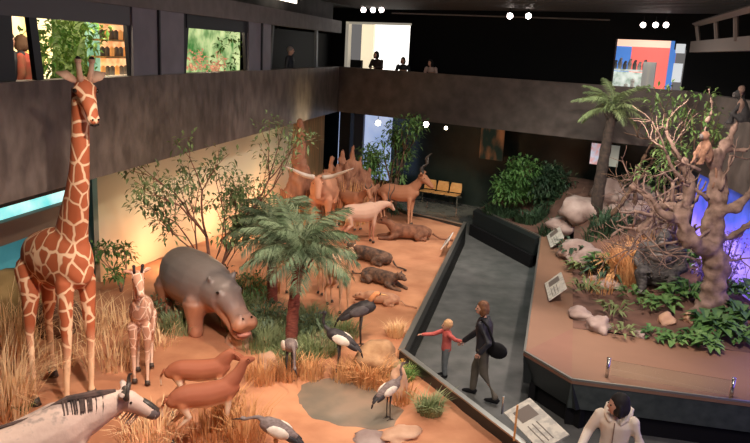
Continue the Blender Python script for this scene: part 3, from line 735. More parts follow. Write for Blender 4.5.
ungulate('impala', 'reddish antelope behind the other, head lowered towards the dry reeds', 'antelope', i2, R(14), .85, impala_p(.0, .4, .1, (-.05, .05, .04, -.08)), M_imp, group='two brown antelopes by the pool')

# ---------------- group at the back
M_tan = ramp_mat('tan_coat', 'Z', [(0, (.55, .30, .18)), (.5, (.48, .21, .11)), (1, (.36, .15, .075))], .0, 1.3, rough=.8, nscale=3, namt=.08)
M_pale = ramp_mat('pale_oryx_coat', 'Z', [(0, (.42, .18, .11)), (.42, (.45, .2, .13)), (.52, (.66, .42, .30)), (1, (.60, .36, .25))], .0, 1.2, rough=.8, nscale=4, namt=.1)
def ante_p(nk, hyaw, hpitch, hs=.3, ear=.5, thick=1, dx=(0, 0, 0, 0)):
    return dict(torso=[(-.6, 0, .92), (-.4, 0, .98), (0, 0, .95), (.35, 0, 1.0), (.5, 0, 1.02)], tr=[(.13*thick, .15*thick), (.2*thick, .22*thick), (.23*thick, .25*thick), (.2*thick, .26*thick), (.12*thick, .17*thick)],
         neck=nk, nr=[(.13*thick, .2*thick), (.085*thick, .13*thick), (.07, .08)],
         legs=std_legs(-.46, .38, .12, .85, .045, dx), hpitch=hpitch, hyaw=hyaw, hs=hs, ear=ear, tail=[(-.72, 0, .98), (-.79, 0, .75), (-.78, 0, .5)], tailr=[.025, .018, .03])
ungulate('kudu', 'tan antelope with spiral horns facing the bench, head held high', 'antelope', W(398, 224, GZ), R(-24), .98,
    ante_p([(.35, 0, 1.06), (.56, 0, 1.32), (.66, 0, 1.52)], .1, .6, .46, .5, 1.0), M_tan,
    horns=dict(pts=[(-.1, .08, .2), (-.35, .25, .5), (-.25, .12, .9), (-.5, .3, 1.2), (-.45, .2, 1.6)], r=[.09, .08, .065, .045, .012]))
ungulate('oryx', 'whitish antelope with pale back grazing beside the tan horned one', 'antelope', W(360, 243, GZ), R(25), .86,
    ante_p([(.35, 0, 1.02), (.66, 0, 1.16), (.9, 0, 1.20)], .2, .7, .33, .5, 1.15), M_pale,
    horns=dict(pts=[(-.1, .08, .2), (-.5, .2, .7), (-.7, .35, 1.3), (-1.1, .4, 1.7)], r=[.06, .05, .04, .012]))
ungulate('hartebeest', 'reddish brown antelope standing among the dry stalks behind the whitish one', 'antelope', W(350, 228, GZ), R(-50), .9,
    ante_p([(.35, 0, 1.04), (.62, 0, 1.22), (.8, 0, 1.34)], -.3, .6, .33, .5, .9), M_tan,
    horns=dict(pts=[(-.1, .08, .2), (-.2, .3, .45), (-.45, .25, .7)], r=[.06, .05, .012]))
# wide horned buffalo in front of the mounds
M_buf = ramp_mat('red_brown_hide', 'Z', [(0, (.5, .22, .12)), (1, (.55, .25, .14))], 0, 1.5, rough=.75, nscale=5, namt=.2, bump=.2)
bl_ = W(322, 232, GZ)
ungulate('cattle', 'red brown bull with very wide upswept horns by the tall termite mound', 'bull', bl_, R(-93), 1.15,
    dict(torso=[(-.8, 0, 1.0), (-.5, 0, 1.06), (0, 0, 1.02), (.4, 0, 1.12), (.6, 0, 1.15)], tr=[(.2, .22), (.28, .32), (.32, .36), (.27, .36), (.17, .25)],
         neck=[(.45, 0, 1.16), (.75, 0, 1.32), (.95, 0, 1.42)], nr=[(.17, .27), (.13, .2), (.1, .14)],
         legs=std_legs(-.6, .45, .18, .92, .06), hpitch=.9, hyaw=.1, hs=.45, muz=1.2, ear=.4, tail=[(-.95, 0, 1.1), (-1.02, 0, .8), (-1.0, 0, .4)]), M_buf,
    horns=dict(pts=[(-.05, .2, .25), (-.1, .7, .35), (-.12, 1.2, .75), (-.15, 1.7, 1.15)], r=[.13, .11, .075, .02]), hornm=M_hornp, voxel=.03)
# small slender antelopes in the middle
M_sand = mat('sandy_coat', (.66, .38, .22), (.78, .50, .32), 4, rough=.8)
def gaz_small(loc, rz, sc, label, up=.45):
    return ungulate('gazelle', label, 'gazelle', loc, rz, sc,
      dict(torso=[(-.42, 0, .72), (-.2, 0, .76), (.15, 0, .76), (.36, 0, .80)], tr=[(.08, .1), (.12, .14), (.13, .15), (.08, .11)],
         neck=[(.28, 0, .80), (.40, 0, 1.0), (.44, 0, .85+up)], nr=[(.07, .10), (.042, .055), (.038, .04)],
         legs=std_legs(-.34, .28, .075, .68, .030, (.03, -.03, -.04, .04)), hpitch=.45, hyaw=.2, hs=.2, ear=.75, tail=[(-.48, 0, .76), (-.52, 0, .62), (-.52, 0, .5)], tailr=[.018, .014, .01]), M_sand)
gaz_small(W(337, 310, GZ), R(-60), 1.0, 'slender sandy gazelle standing in the open between palm and dark bird', .5)
gaz_small(W(327, 292, GZ), R(-120), .9, 'sandy gazelle half hidden behind the right palm fronds')
gaz_small(W(283, 290, GZ), R(-50), .95, 'sandy gazelle between the two red palm trunks')

# ---------------- lying and crouching animals
def lying(name, label, cat, loc, rz, m, sc=1, head=(.62, .06, .36), mane=None, flat=1):
    t = thing(name, label, cat, loc, rz, None, sc); b = MB()
    curve(b, [(-.62, 0, .17), (-.4, .02, .21), (0, 0, .22*flat), (.35, 0, .24), (.5, 0, .24)], [(.1, .11), (.2, .19), (.2, .2), (.18, .2), (.12, .14)], 14, 14)
    h = V(head); b.limb([(.38, 0, .26), tuple(h*.85+V((0, 0, .02))), tuple(h)], [.14, .11, .1], 10)
    b.ball(h+V((.04, 0, .0)), (.13, .11, .11)); b.ball(h+V((.16, 0, -.04)), (.09, .07, .06))
    for s in (-1, 1): b.ball(h+V((-.02, s*.09, .1)), (.03, .04, .05), 1)
    for s in (-1, 1):
        b.limb([(.35, s*.16, .14), (.58, s*.18, .06), (.82, s*.14, .05)], [.08, .055, .05], 8)
        b.limb([(-.42, s*.16, .2), (-.2, s*.26, .12), (-.42, s*.27, .06), (-.2, s*.26, .05)], [.14, .1, .06, .05], 8)
    blob(b, 'body', m, t, .024, 2)
    q = MB(); curve(q, [(-.68, 0, .16), (-.85, .12, .07), (-1.05, .1, .04), (-1.2, .2, .04)], [.03, .022, .02, .03], 10, 7); q.build('tail', m, t, True)
    for s in (-1, 1):
        q = MB(); q.ball(h+V((.12, s*.075, .03)), .018, 1); q.build('eye', M_eye, t, True)
    return t
M_lion = mat('lion_fur', (.50, .24, .11), (.38, .16, .08), 5, rough=.9)
M_liond = mat('dark_brown_fur', (.14, .06, .035), (.30, .13, .07), 7, rough=.95, bump=.4)
M_shag = mat('dark_shaggy_fur', (.05, .035, .03), (.20, .11, .07), 8, rough=.95, bump=.6)
lying('lion', 'brown big cat lying on red sand with its head raised to the left', 'lion', W(408, 239, GZ), R(188), M_liond, 1.0, (.66, .04, .52))
lying('hyena', 'dark shaggy animal crouching nearest the pale stone, right of the fan palm', 'hyena', W(380, 284, GZ), R(-40), M_shag, .8)
lying('hyena', 'dark shaggy animal lying behind another, below the brown big cat', 'hyena', W(372, 262, GZ), R(150), M_shag, .85)
lying('aardvark', 'tan long-bodied animal lying low behind the black-winged bird', 'animal', W(380, 304, GZ), R(176), mat('tan_hide', (.42, .20, .12), (.55, .3, .18), 6, rough=.9), .62, (.68, 0, .24))

# ---------------- cranes
M_cgrey = mat('grey_feathers', (.15, .11, .10), (.26, .2, .18), 14, rough=.8, stretch=(1, 1, 3)); M_cblk = mat('black_feathers', (.018, .016, .018), (.05, .04, .04), 12, rough=.6)
M_cwht = mat('white_feathers', (.85, .78, .68), (.7, .6, .48), 9, rough=.8); M_bleg = mat('bird_leg', (.05, .04, .035), rough=.6)
M_oleg = mat('tan_bird_leg', (.75, .42, .16), rough=.6); M_red = mat('red_face', (.6, .08, .05), rough=.7)
def crane(label, loc, rz, sc=1, body=None, patch=None, legm=None, neck=None, bill=M_cblk, name='crane', group=None, belly=.0, cat='bird'):
    t = thing(name, label, cat, loc, rz, group, sc); b = MB()
    curve(b, [(-.34, 0, .60), (-.2, 0, .66), (.0, 0, .72), (.16, 0, .78), (.22, 0, .82)], [(.04, .04), (.10, .09), (.14, .14), (.11, .12), (.07, .07)], 14, 14)
    nk = neck or [(.17, 0, .80), (.30, 0, .92), (.27, 0, 1.08), (.32, 0, 1.2)]
    curve(b, nk, [.06, .035, .026, .028], 14, 10)
    h = V(nk[-1]); b.ball(h+V((.02, 0, .01)), (.052, .038, .038))
    blob(b, 'body', body or M_cgrey, t, .014, 2)
    q = MB(); q.tube([h+V((.05, 0, .0)), h+V((.12, 0, -.01)), h+V((.20, 0, -.03))], [.018, .012, .004], 8); q.build('bill', bill, t, True)
    for s in (-1, 1):
        q = MB(); q.ball((-.06, s*.105, .70), (.19, .045, .10), 2, Matrix.Rotation(-.28, 3, 'Y')); q.build('wing', patch or M_cwht, t, True)
        q = MB(); q.ball((-.25, s*.075, .60), (.17, .03, .055), 2, Matrix.Rotation(-.45, 3, 'Y')); q.build('wing_tip', M_cblk, t, True)
        q = MB(); q.ball(h+V((.035, s*.034, .012)), .009, 1); q.build('eye', M_eye, t, True)
        q = MB(); q.tube([(0, s*.05, .62), (-.01, s*.05, .34), (.01, s*.055, .03)], [.028, .013, .011], 8)
        for a in (-.5, 0, .5, 3.1): q.tube([(.01, s*.055, .02), (.01+.09*math.cos(a), s*.055+.09*math.sin(a), .008)], [.009, .005], 6)
        q.build('leg', legm or M_bleg, t, True)
    q = MB(); curve(q, [(-.28, 0, .62), (-.42, 0, .52), (-.48, 0, .38)], [(.06, .03), (.05, .02), (.015, .01)], 8, 8); q.build('tail', M_cblk, t, True)
    return t, h
BD = [(.17, 0, .80), (.33, 0, .76), (.38, 0, .6), (.42, 0, .42)]
crane('grey crane with a pale cream wing pecking below the right palm trunk', W(289, 380, GZ), R(-70), .8, neck=BD)
crane('black-backed crane with cream wing bowing at the reeds near the round boulder', W(338, 372, GZ), R(165), .82, body=M_cblk, neck=[(.17, 0, .80), (.3, 0, .9), (.34, 0, 1.05), (.30, 0, 1.16)])
t_, h_ = crane('grey-necked crane with white wing standing in shallow water by a tan stump', W(388, 419, GZ-.04), R(40), .66)
q = MB()
for i in range(26):
    a = random.uniform(0, 6.28); e = random.uniform(.3, 1.4); d = V((math.cos(a)*math.cos(e), math.sin(a)*math.cos(e), math.sin(e)))*.09
    q.tube([h_+V((-.02, 0, .03)), h_+V((-.02, 0, .03))+d], [.003, .0015], 4)
q.build('crest', mat('gold_crest', (.8, .5, .12), rough=.8), t_)
crane('stork with bright white back and dark curved tail at the near bottom edge', W(275, 470, GZ), R(172), .78, body=M_cgrey, legm=M_oleg, neck=[(.17, 0, .80), (.28, 0, .86), (.38, 0, .84), (.50, 0, .80)], name='stork')
# big dark bird, wings folded, orange neck
t, h = crane('large dark marabou-like bird with orange bare neck on the sand', W(360, 346, GZ), R(10), .95, body=M_cblk, patch=mat('slate_feathers', (.07, .06, .065), (.13, .11, .11), 8, rough=.7), neck=[(.14, 0, .82), (.2, 0, .93), (.22, 0, .98), (.27, 0, .99)], name='marabou', bill=M_oleg)
q = MB(); q.limb([(.14, 0, .86), (.2, 0, .95), (.24, 0, 1.0), (.29, 0, 1.0)], [.055, .05, .045, .045], 10); q.build('bare_neck', mat('orange_skin', (.75, .3, .12), rough=.7), t, True)

# ================================================================== GORILLA AND MONKEYS
M_gor = mat('black_fur', (.035, .031, .030), (.10, .088, .082), 12, rough=.8, bump=.6, stretch=(1, 1, 2))
M_gskin = mat('dark_grey_skin', (.13, .11, .105), (.2, .17, .16), 6, rough=.45)
def hand(b, wr, d, r=.012, ln=.1, spread=V((0, 1, 0)), curl=-.4, palm=.045):
    """palm, four unequal fingers bent at the knuckle and a thumb from the palm's side"""
    d = V(d).normalized(); sp = (spread-d*spread.dot(d)).normalized(); nrm = d.cross(sp)
    b.ball(V(wr)+d*palm*.8, (palm, palm, palm*.6), 1)
    for i, (o, l) in enumerate(((-1.5, .8), (-.5, 1), (.5, .95), (1.5, .72))):
        a = V(wr)+d*palm*1.2+sp*o*palm*.45; m_ = a+d*ln*l*.5+nrm*curl*ln*.15; e = m_+d*ln*l*.35+nrm*curl*ln*.55*l
        b.tube([a, m_, e], [r, r*.95, r*.75], 6)
    a = V(wr)+sp*-palm*.8+d*palm*.3; b.tube([a, a-sp*ln*.3+d*ln*.3, a-sp*ln*.3+d*ln*.62+nrm*curl*ln*.2], [r*1.1, r, r*.8], 6)
gp = W(657, 286, 1.0)
t = thing('gorilla', 'dark seated gorilla with folded arms at the foot of the bare tree', 'gorilla', (gp.x, gp.y, fz(gp.x, gp.y)), R(-115), None, .95)
b = MB()
b.tube([(-.05, 0, .08), (-.05, 0, .3), (-.02, 0, .58), (0, 0, .85), (0, 0, .98)], [(.33, .3), (.36, .33), (.33, .28), (.34, .24), (.18, .16)], 16)
b.ball((-.02, 0, .85), (.27, .40, .2)); b.ball((.08, 0, 1.10), (.17, .155, .2)); b.ball((.0, 0, 1.2), (.13, .11, .12)); b.ball((.2, 0, 1.05), (.10, .11, .09)); b.ball((.2, 0, 1.17), (.06, .12, .035))
for s in (-1, 1):
    b.limb([(0, s*.36, .85), (.12, s*.47, .52), (.4, s*.24, .42)], [.14, .12, .09], 10)
    b.limb([(0, s*.2, .18), (.42, s*.34, .34), (.5, s*.26, .08), (.64, s*.26, .06)], [.19, .15, .1, .08], 10)
    b.ball((.05, s*.16, 1.12), (.03, .03, .045), 1)
ex = MB()
for s in (-1, 1): hand(ex, (.4, s*.22, .42), (.5, -s*.8, -.2), .022, .16, V((0, 0, 1)), .5, .07)
blob(b, 'body', M_gor, t, .03, 2, extra=ex)
q = MB(); q.ball((.25, 0, 1.03), (.08, .085, .075)); q.ball((.225, 0, 1.12), (.04, .09, .05)); q.ball((.31, .03, 1.06), (.025, .025, .018), 1); q.ball((.31, -.03, 1.06), (.025, .025, .018), 1)
q.build('face', M_gskin, t, True)
q = MB(); q.ball((.16, 0, .7), (.12, .24, .15)); q.build('chest', M_gskin, t, True)
for s in (-1, 1):
    q = MB(); q.ball((.255, s*.045, 1.135), .014, 1); q.build('eye', mat('amber_eye', (.25, .1, .03), rough=.1), t, True)
    q = MB(); q.ball((.66, s*.26, .04), (.14, .075, .04)); 
    for k in range(5): q.tube([(.74, s*.26+(k-2)*.03, .035), (.83-.01*abs(k-2), s*.26+(k-2)*.034, .025)], [.018, .014], 6)
    q.build('foot', M_gskin, t, True)
def monkey(label, loc, rz, sc, m, face, tail=True, name='perched_monkey'):
    t = thing(name, label, 'monkey', loc, rz, None, sc); b = MB()
    b.tube([(-.05, 0, .06), (-.04, 0, .2), (.02, 0, .4), (.04, 0, .5)], [(.11, .11), (.14, .13), (.11, .10), (.06, .06)], 12)
    b.ball((.08, 0, .58), (.1, .09, .10)); b.ball((.16, 0, .55), (.05, .045, .045))
    for s in (-1, 1):
        b.ball((.06, s*.09, .6), (.02, .02, .035), 1)
        b.limb([(.03, s*.1, .42), (.12, s*.13, .25), (.2, s*.08, .06)], [.045, .035, .03], 8)
        b.limb([(-.02, s*.09, .1), (.16, s*.12, .2), (.14, s*.11, .03), (.22, s*.11, .02)], [.07, .05, .035, .03], 8)
    ex = MB()
    for s in (-1, 1): hand(ex, (.2, s*.08, .06), (.5, 0, -.6), .009, .06, V((0, 1, 0)), .5, .026)
    blob(b, 'body', m, t, .018, 2, extra=ex)
    q = MB(); q.ball((.165, 0, .56), (.05, .05, .06)); q.build('face', face, t, True)
    for s in (-1, 1):
        q = MB(); q.ball((.208, s*.022, .58), .009, 1); q.build('eye', M_eye, t, True)
    if tail:
        q = MB(); curve(q, [(-.14, 0, .1), (-.3, 0, .0), (-.32, .05, -.25), (-.28, .05, -.5)], [.03, .025, .025, .02], 12, 8); q.build('tail', m, t, True)
    return t

# ================================================================== PLANTS
M_leaf = mat('green_leaf', (.035, .10, .02), (.10, .22, .05), 3, rough=.6)
M_leafb = mat('bright_leaf', (.06, .15, .03), (.16, .29, .08), 3, rough=.6)
M_leafo = mat('olive_leaf', (.10, .13, .04), (.20, .24, .09), 3, rough=.7)
M_leafd = mat('dark_leaf', (.015, .04, .02), (.04, .085, .035), 3, rough=.6)
M_leafp = mat('palm_leaf', (.07, .12, .055), (.20, .26, .15), 3.5, rough=.6)
def leafq(mb, p, d, ln, wd, up=V((0, 0, 1)), droop=.2):
    d = V(d).normalized(); sd = d.cross(up)
    if sd.length < .1: sd = V((1, 0, 0))
    sd.normalize(); nn = sd.cross(d)
    m_ = p+d*ln*.45+nn*ln*.06; e = p+d*ln-nn*0+V((0, 0, -droop*ln))
    mb.add([p, m_+sd*wd*.5, e, m_-sd*wd*.5, m_-nn*wd*.18], [(0, 1, 4), (1, 2, 4), (2, 3, 4), (3, 0, 4)])
def rdir(zmin=-1.0):
    while True:
        v = V((random.uniform(-1, 1), random.uniform(-1, 1), random.uniform(zmin, 1)))
        if .1 < v.length < 1: return v.normalized()
def cloud(mb, c, r, n, ln, wd, droop=.2):
    for i in range(n):
        d = rdir(); p = V(c)+V((d.x*r[0], d.y*r[1], d.z*r[2]))*random.uniform(.35, 1)
        leafq(mb, p, (d+rdir()*.8), ln*random.uniform(.7, 1.3), wd, droop=droop)
def branch(tb, tips, p, d, ln, r, depth, spread=.6, shrink=.72, wob=.15, up=.0, nseg=4):
    pts = [V(p)]; rs = [r]; d = V(d).normalized()
    for i in range(nseg):
        d = (d+rdir()*wob+V((0, 0, up))).normalized(); pts.append(pts[-1]+d*ln/nseg); rs.append(r*(1-.35*(i+1)/nseg))
    tb.tube(pts, rs, 6 if r < .03 else 9)
    if depth == 0: tips.append((pts[-1], d)); tips.append((pts[-2], d)); return
    k = 2 if random.random() < .6 else 3
    for i in range(k):
        nd = (d+rdir()*spread).normalized(); branch(tb, tips, pts[-1], nd, ln*shrink*random.uniform(.8, 1.2), rs[-1]*.8, depth-1, spread, shrink, wob, up, nseg)
    if random.random() < .7:
        nd = (d+rdir()*spread*1.4).normalized(); branch(tb, tips, pts[len(pts)//2], nd, ln*shrink*.8, rs[-1]*.6, depth-1, spread, shrink, wob, up, nseg)
def tree(name, label, cat, loc, trunks, depth, leafm, barkm, lsize, lr, ln_per, droop=.2, group=None, spread=.6, up=.1, flat=.6, shrink=.72, seed=0):
    random.seed(len(label)*7+seed); t = thing(name, label, cat, loc, 0, group); tb = MB(); tips = []
    for (d, ln, r) in trunks: branch(tb, tips, (0, 0, -.03), d, ln, r, depth, spread=spread, up=up, shrink=shrink)
    tb.build('trunk', barkm, t, True)
    lm = MB()
    for p, d in tips: cloud(lm, p, (lr, lr, lr*flat), ln_per, lsize, lsize*.42, droop)
    lm.build('foliage', leafm, t)
    return t
# thin multi-stemmed tree in front of the backdrop
tp = W(213, 268, GZ)
tree('thorn_tree', 'slender many-stemmed tree with sparse green leaves behind the hippo', 'tree', (tp.x*(tp.y-2.3)/tp.y, tp.y-2.3, GZ), [((-.08, 0, 1), 1.45, .045), ((.12, .1, 1), 1.6, .05), ((-.5, .1, 1), 1.05, .035), ((.3, -.1, 1), 1.1, .035)], 3, mat('thorn_leaf', (.10, .16, .06), (.22, .30, .12), 3, rough=.7), mat('red_brown_bark', (.16, .07, .05), (.26, .12, .08), 9, rough=.9), .13, .25, 8, spread=.46, up=.05, shrink=.66, seed=4)
# leafy green tree at the back
tp = W(408, 214, GZ)
tree('fig_tree', 'leafy green tree before the blue lit panes at the back', 'tree', (tp.x-.4, tp.y, GZ), [((-.12, 0, 1), 1.05, .06), ((.0, 0, 1), 1.2, .06), ((-.7, .1, .8), .95, .04), ((-1.0, 0, .9), .9, .03)], 3, M_leafb, M_bark, .17, .24, 8, spread=.5, up=.10, shrink=.66)
# young shrub with pale stem at the left of the calf
tp = W(128, 285, GZ)
tree('shrub', 'small green shrub with pinkish stems at the left edge of the painted backdrop', 'shrub', (tp.x, tp.y-.4, GZ), [((-.1, 0, 1), .5, .02), ((.3, 0, 1), .45, .018)], 2, M_leafb, M_bark_g, .13, .16, 8)
# trees beyond the walkway
for (px, py, hh, lab, m) in ((508, 212, 1.05, 'bright green bushy tree at the far corner of the forest enclosure', M_leaf), (546, 214, .9, 'dark green bushy tree between the bright tree and the rocks', M_leafd)):
    tp = W(px, py, .85)
    tree('bushy_tree', lab, 'tree', (tp.x, tp.y, .80), [((-.1, 0, 1), hh*.7, .05), ((.3, .1, 1), hh*.65, .045), ((-.45, 0, .8), hh*.55, .04), ((.6, .1, .6), hh*.5, .03)], 2, m, M_bark, .17, .33, 34, spread=.7, up=.08, flat=.9)
tp = V((7.3, 17.3)); 
tree('broadleaf_tree', 'slim tree with lime green leaf clusters behind the perched monkey', 'tree', (6.9, 16.8, fz(6.9, 16.8)), [((-.05, 0, 1), 1.3, .05), ((.25, 0, 1), 1.25, .045), ((-.5, 0, .9), 1.1, .03)], 3, mat('lime_leaf', (.07, .16, .03), (.2, .3, .09), 2, rough=.6), M_bark, .16, .2, 5, spread=.5, up=.12)

# palms: every frond its own part
def frond(mb, ln, droop, nl, ll, w_, tilt=.35):
    pts = [];
    for i in range(13):
        u = i/12; pts.append(V((ln*(u-.12*u*u), 0, ln*(tilt*u-droop*u*u))))
    mb.tube(pts, [.014*(1-.8*i/12) for i in range(13)], 5)
    for i in range(nl):
        u = .12+.88*i/nl; k = u*12; a = pts[int(k)].lerp(pts[min(int(k)+1, 12)], k-int(k)); d = (pts[min(int(k)+1, 12)]-pts[max(int(k)-1, 0)]).normalized()
        for s in (-1, 1):
            l = ll*math.sin(.35+u*2.45)
            leafq(mb, a, d*.75+V((random.uniform(-.1, .1), s, random.uniform(-.6, .1))), l*random.uniform(.85, 1.1), w_, droop=.45)
def palm(name, label, loc, h, rtop, fn, fl, leafm, barkm, lean=(0, 0), droop=.75, ll=.34, bark_r=.1, tilt=.45, nl=44, cat='palm', lw=.022):
    t = thing(name, label, cat, loc); tr = MB(); pts = []; rs = []
    for i in range(15):
        u = i/14; pts.append((lean[0]*u*u, lean[1]*u*u, -.05+h*u)); rs.append(bark_r*(1.1-.3*u)*(1.08 if i % 2 else .95))
    tr.tube(pts, rs, 12); top = V(pts[-1]); tr.build('trunk', barkm, t, True)
    sk = MB()
    for k in range(14):
        a = k*2.4; sk.tube([top+V((0, 0, -.05-.02*k)), top+V((math.cos(a)*.15, math.sin(a)*.15, -.02-.015*k)), top+V((math.cos(a)*.22, math.sin(a)*.22, .08-.015*k))], [.03, .025, .012], 5)
    sk.build('crown_base', barkm, t, True)
    base = MB(); frond(base, fl, droop, nl, ll, lw, tilt); me = base.mesh('frond'); me.materials.append(leafm)
    for k in range(fn):
        o = bpy.data.objects.new('frond', me); COL.objects.link(o); o.parent = t; o.location = top
        u = k/fn
        o.rotation_euler = (random.uniform(-.2, .2), -.75+1.35*(1-u)+random.uniform(-.1, .1) - .35, k*2.39996)
        sc = random.uniform(.85, 1.1)*(1-.15*(1-u)); o.scale = (sc, sc, sc)
    return t
pp = W(291, 347, GZ)
palm('palm', 'palm with red ringed trunk and drooping green fronds in mid diorama', (pp.x, pp.y, GZ), 1.62, .1, 36, 1.25, M_leafp, M_redbark, (.10, .1), droop=.6)
pp = W(272, 302, GZ)
palm('palm', 'farther palm with darker trunk standing left behind the front palm', (pp.x, pp.y, GZ), 1.45, .1, 30, 1.15, M_leafp, M_redbark, (-.05, .1), droop=.7)
palm('tree_fern', 'tall tree fern with arching fronds rising before the dark upper balcony', (5.72, 18.6, fz(5.72, 18.6)), 4.35-fz(5.72, 18.6), .1, 20, 1.15, mat('fern_leaf', (.08, .11, .04), (.22, .27, .11), 2, rough=.6), mat('fern_trunk', (.03, .022, .018), (.06, .04, .03), 12, rough=.95, bump=.8), (.12, 0), droop=.62, ll=.22, bark_r=.15, nl=52, lw=.02, tilt=.38, cat='tree fern')

# low shrubs round the hippo and palms
for px, py, rr, n, lab, m in ((165, 318, .32, 110, 'grey green low shrub hiding the hippo hind foot', M_leafp), (252, 300, .38, 150, 'leafy green bush right of the hippo shoulder', M_leaf), (243, 318, .25, 80, 'olive shrub with yellowish leaves under the hippo muzzle', M_leafo),
    (265, 330, .34, 120, 'bushy green undergrowth left of the front palm trunk', M_leafp), (312, 338, .32, 120, 'low green shrub right of the front palm trunk', M_leafp), (228, 290, .3, 90, 'dark bush directly behind the hippo neck', M_leafd), (395, 215, .4, 100, 'dark green bush under the leafy tree at the back', M_leafd)):
    p = WF(px, py, sz, GZ); mb = MB()
    for k in range(7): mb.tube([(0, 0, -.03), (random.uniform(-.6, .6)*rr, random.uniform(-.6, .6)*rr, rr*1.1)], [.012, .005], 5)
    cloud(mb, (0, 0, rr*.8), (rr, rr, rr*.8), n, .17, .05, .4)
    tag(mb.build('bush', m, loc=p), lab, 'bush')
# grass and tufts
M_dry = mat('dry_gold_grass', (.80, .50, .25), (.92, .66, .38), 3, rough=.85)
M_dry2 = mat('rust_dry_grass', (.60, .28, .11), (.75, .42, .18), 3, rough=.85)
M_grn = mat('grey_green_grass', (.18, .24, .09), (.36, .40, .2), 3, rough=.8)
M_grn2 = mat('fresh_green_grass', (.09, .2, .04), (.25, .36, .1), 3, rough=.8)
def blades(mb, c, r, n, h, w_=.012, lean=.35, zf=sz):
    for i in range(n):
        a = random.uniform(0, 6.283); q = r*math.sqrt(random.random()); x, y = c[0]+q*math.cos(a), c[1]+q*math.sin(a); z = zf(x, y)-.01
        hh = h*random.uniform(.35, 1.2); d = V((math.cos(a+random.uniform(-1, 1)), math.sin(a+random.uniform(-1, 1)), 0))*lean*hh*random.random()
        sd = V((-d.y, d.x, 0)); sd = sd.normalized()*w_ if sd.length > 1e-4 else V((w_, 0, 0))
        p = V((x, y, z)); m_ = p+d*.35+V((0, 0, hh*.6)); e = p+d+V((0, 0, hh*(1-.2*lean)))
        mb.add([p-sd*.5, p+sd*.5, m_+sd*.4, m_-sd*.4, e], [(0, 1, 2, 3), (3, 2, 4)])
def tuft(name, label, cat, px, py, r, n, h, m, gz=GZ, zf=sz, w_=.014, lean=.5, group=None):
    p = W(px, py, gz); mb = MB(); blades(mb, (p.x, p.y), r, n, h, w_, lean, zf)
    z0 = zf(p.x, p.y); mb.v = [(x-p.x, y-p.y, z-z0) for x, y, z in mb.v]
    o = mb.build(name, m, loc=(p.x, p.y, z0)); return tag(o, label, cat, group)
def grass_field(label, spots, m, w_=.013, lean=.4, zf=sz, gz=GZ):
    mb = MB()
    for (px, py, r, n, h) in spots:
        p = WF(px, py, zf, gz); blades(mb, (p.x, p.y), r, n, h, w_, lean, zf)
    return tag(mb.build('grass', m), label, 'grass', None, 'stuff')
grass_field('tall golden dry grass round the giraffe feet and near left edge', [(6, 415, .3, 330, 1.1), (2, 360, .4, 330, 1.15), (55, 360, .45, 60, .5), (112, 365, .4, 120, .6), (125, 330, .4, 90, .6), (20, 335, .5, 200, .8), (160, 345, .3, 60, .4), (150, 440, .4, 160, .5), (95, 340, .3, 90, .8)], M_dry, .014, 1.1)
grass_field('short orange reeds edging the shallow pool', [(225, 425, .18, 240, .6), (262, 380, .25, 260, .4), (285, 378, .18, 200, .35), (310, 376, .2, 240, .35), (345, 378, .22, 240, .35), (365, 382, .2, 200, .35), (245, 443, .25, 220, .6), (400, 400, .2, 150, .35), (210, 440, .25, 160, .5)], M_dry2, .014, .7)
grass_field('rust coloured tall stalks round the termite mounds', [(345, 222, .6, 420, 1.3), (330, 215, .5, 320, 1.3), (300, 225, .5, 200, .9), (380, 205, .4, 200, 1.0), (255, 292, .5, 160, .5)], M_dry2, .03, .3)
grass_field('grey green grass cover beneath and around the palms', [(310, 350, .5, 900, .32), (330, 335, .5, 700, .3), (265, 345, .5, 700, .35), (255, 325, .6, 700, .4), (305, 325, .5, 600, .35), (240, 300, .5, 400, .5), (290, 360, .4, 500, .25), (180, 330, .35, 250, .4)], M_grn, .016, .9)
tuft('grass_tussock', 'yellow green rounded grass tussock at the walkway corner near the crane', 'grass tussock', 430, 412, .17, 420, .3, M_grn, lean=1.1)
tuft('grass_tussock', 'leafy green tussock on the sand beside the corner of the low wall', 'grass tussock', 405, 378, .15, 300, .22, M_grn2, lean=1.1)
tuft('grass_tussock', 'little grey green plant on sand before the giraffe', 'plant', 22, 414, .07, 120, .2, M_grn2, lean=.9)
tuft('grass_tussock', 'brown dry grass drooping around the round boulder by the low wall', 'grass tussock', 372, 380, .3, 420, .42, M_dry2, lean=1.0)
tuft('grass_tussock', 'golden dry tussock on the sand just right of the pale gazelle', 'grass tussock', 396, 336, .16, 200, .3, M_dry, lean=.9)
# boulders and stones
M_rock = mat('tan_rock', (.50, .28, .17), (.66, .42, .28), 3, rough=.9, bump=.6, detail=8)
M_rock2 = mat('pink_grey_rock', (.26, .18, .155), (.42, .32, .28), 2.5, rough=.9, bump=.7, detail=8)
M_olive = mat('olive_brown_rock', (.26, .17, .06), (.42, .28, .12), 2, rough=.9, bump=.5, detail=8)
def rock(label, px, py, gz, r, m, zf, seed, name='rock', group=None):
    p = WF(px, py, zf, gz); z = p.z; mb = MB(); mb.ball((0, 0, r[2]*.35), r, 3, Matrix.Rotation(seed, 3, 'Z'), .28, seed)
    return tag(mb.build(name, m, smooth=True, loc=(p.x, p.y, z)), label, 'rock', group)
rock('round tan boulder overgrown with dry grass behind the white-winged crane', 376, 368, GZ, (.40, .34, .32), mat('umber_hummock', (.30, .15, .07), (.46, .27, .14), 5, rough=.95, bump=.8), sz, 1)
rock('flat pale stone between palm and sandy gazelle', 322, 340, GZ, (.35, .2, .1), M_rock, sz, 2)
rock('tan stump-like stone rising at the pool edge by the crane', 398, 398, GZ, (.13, .13, .36), M_rock, sz, 3)
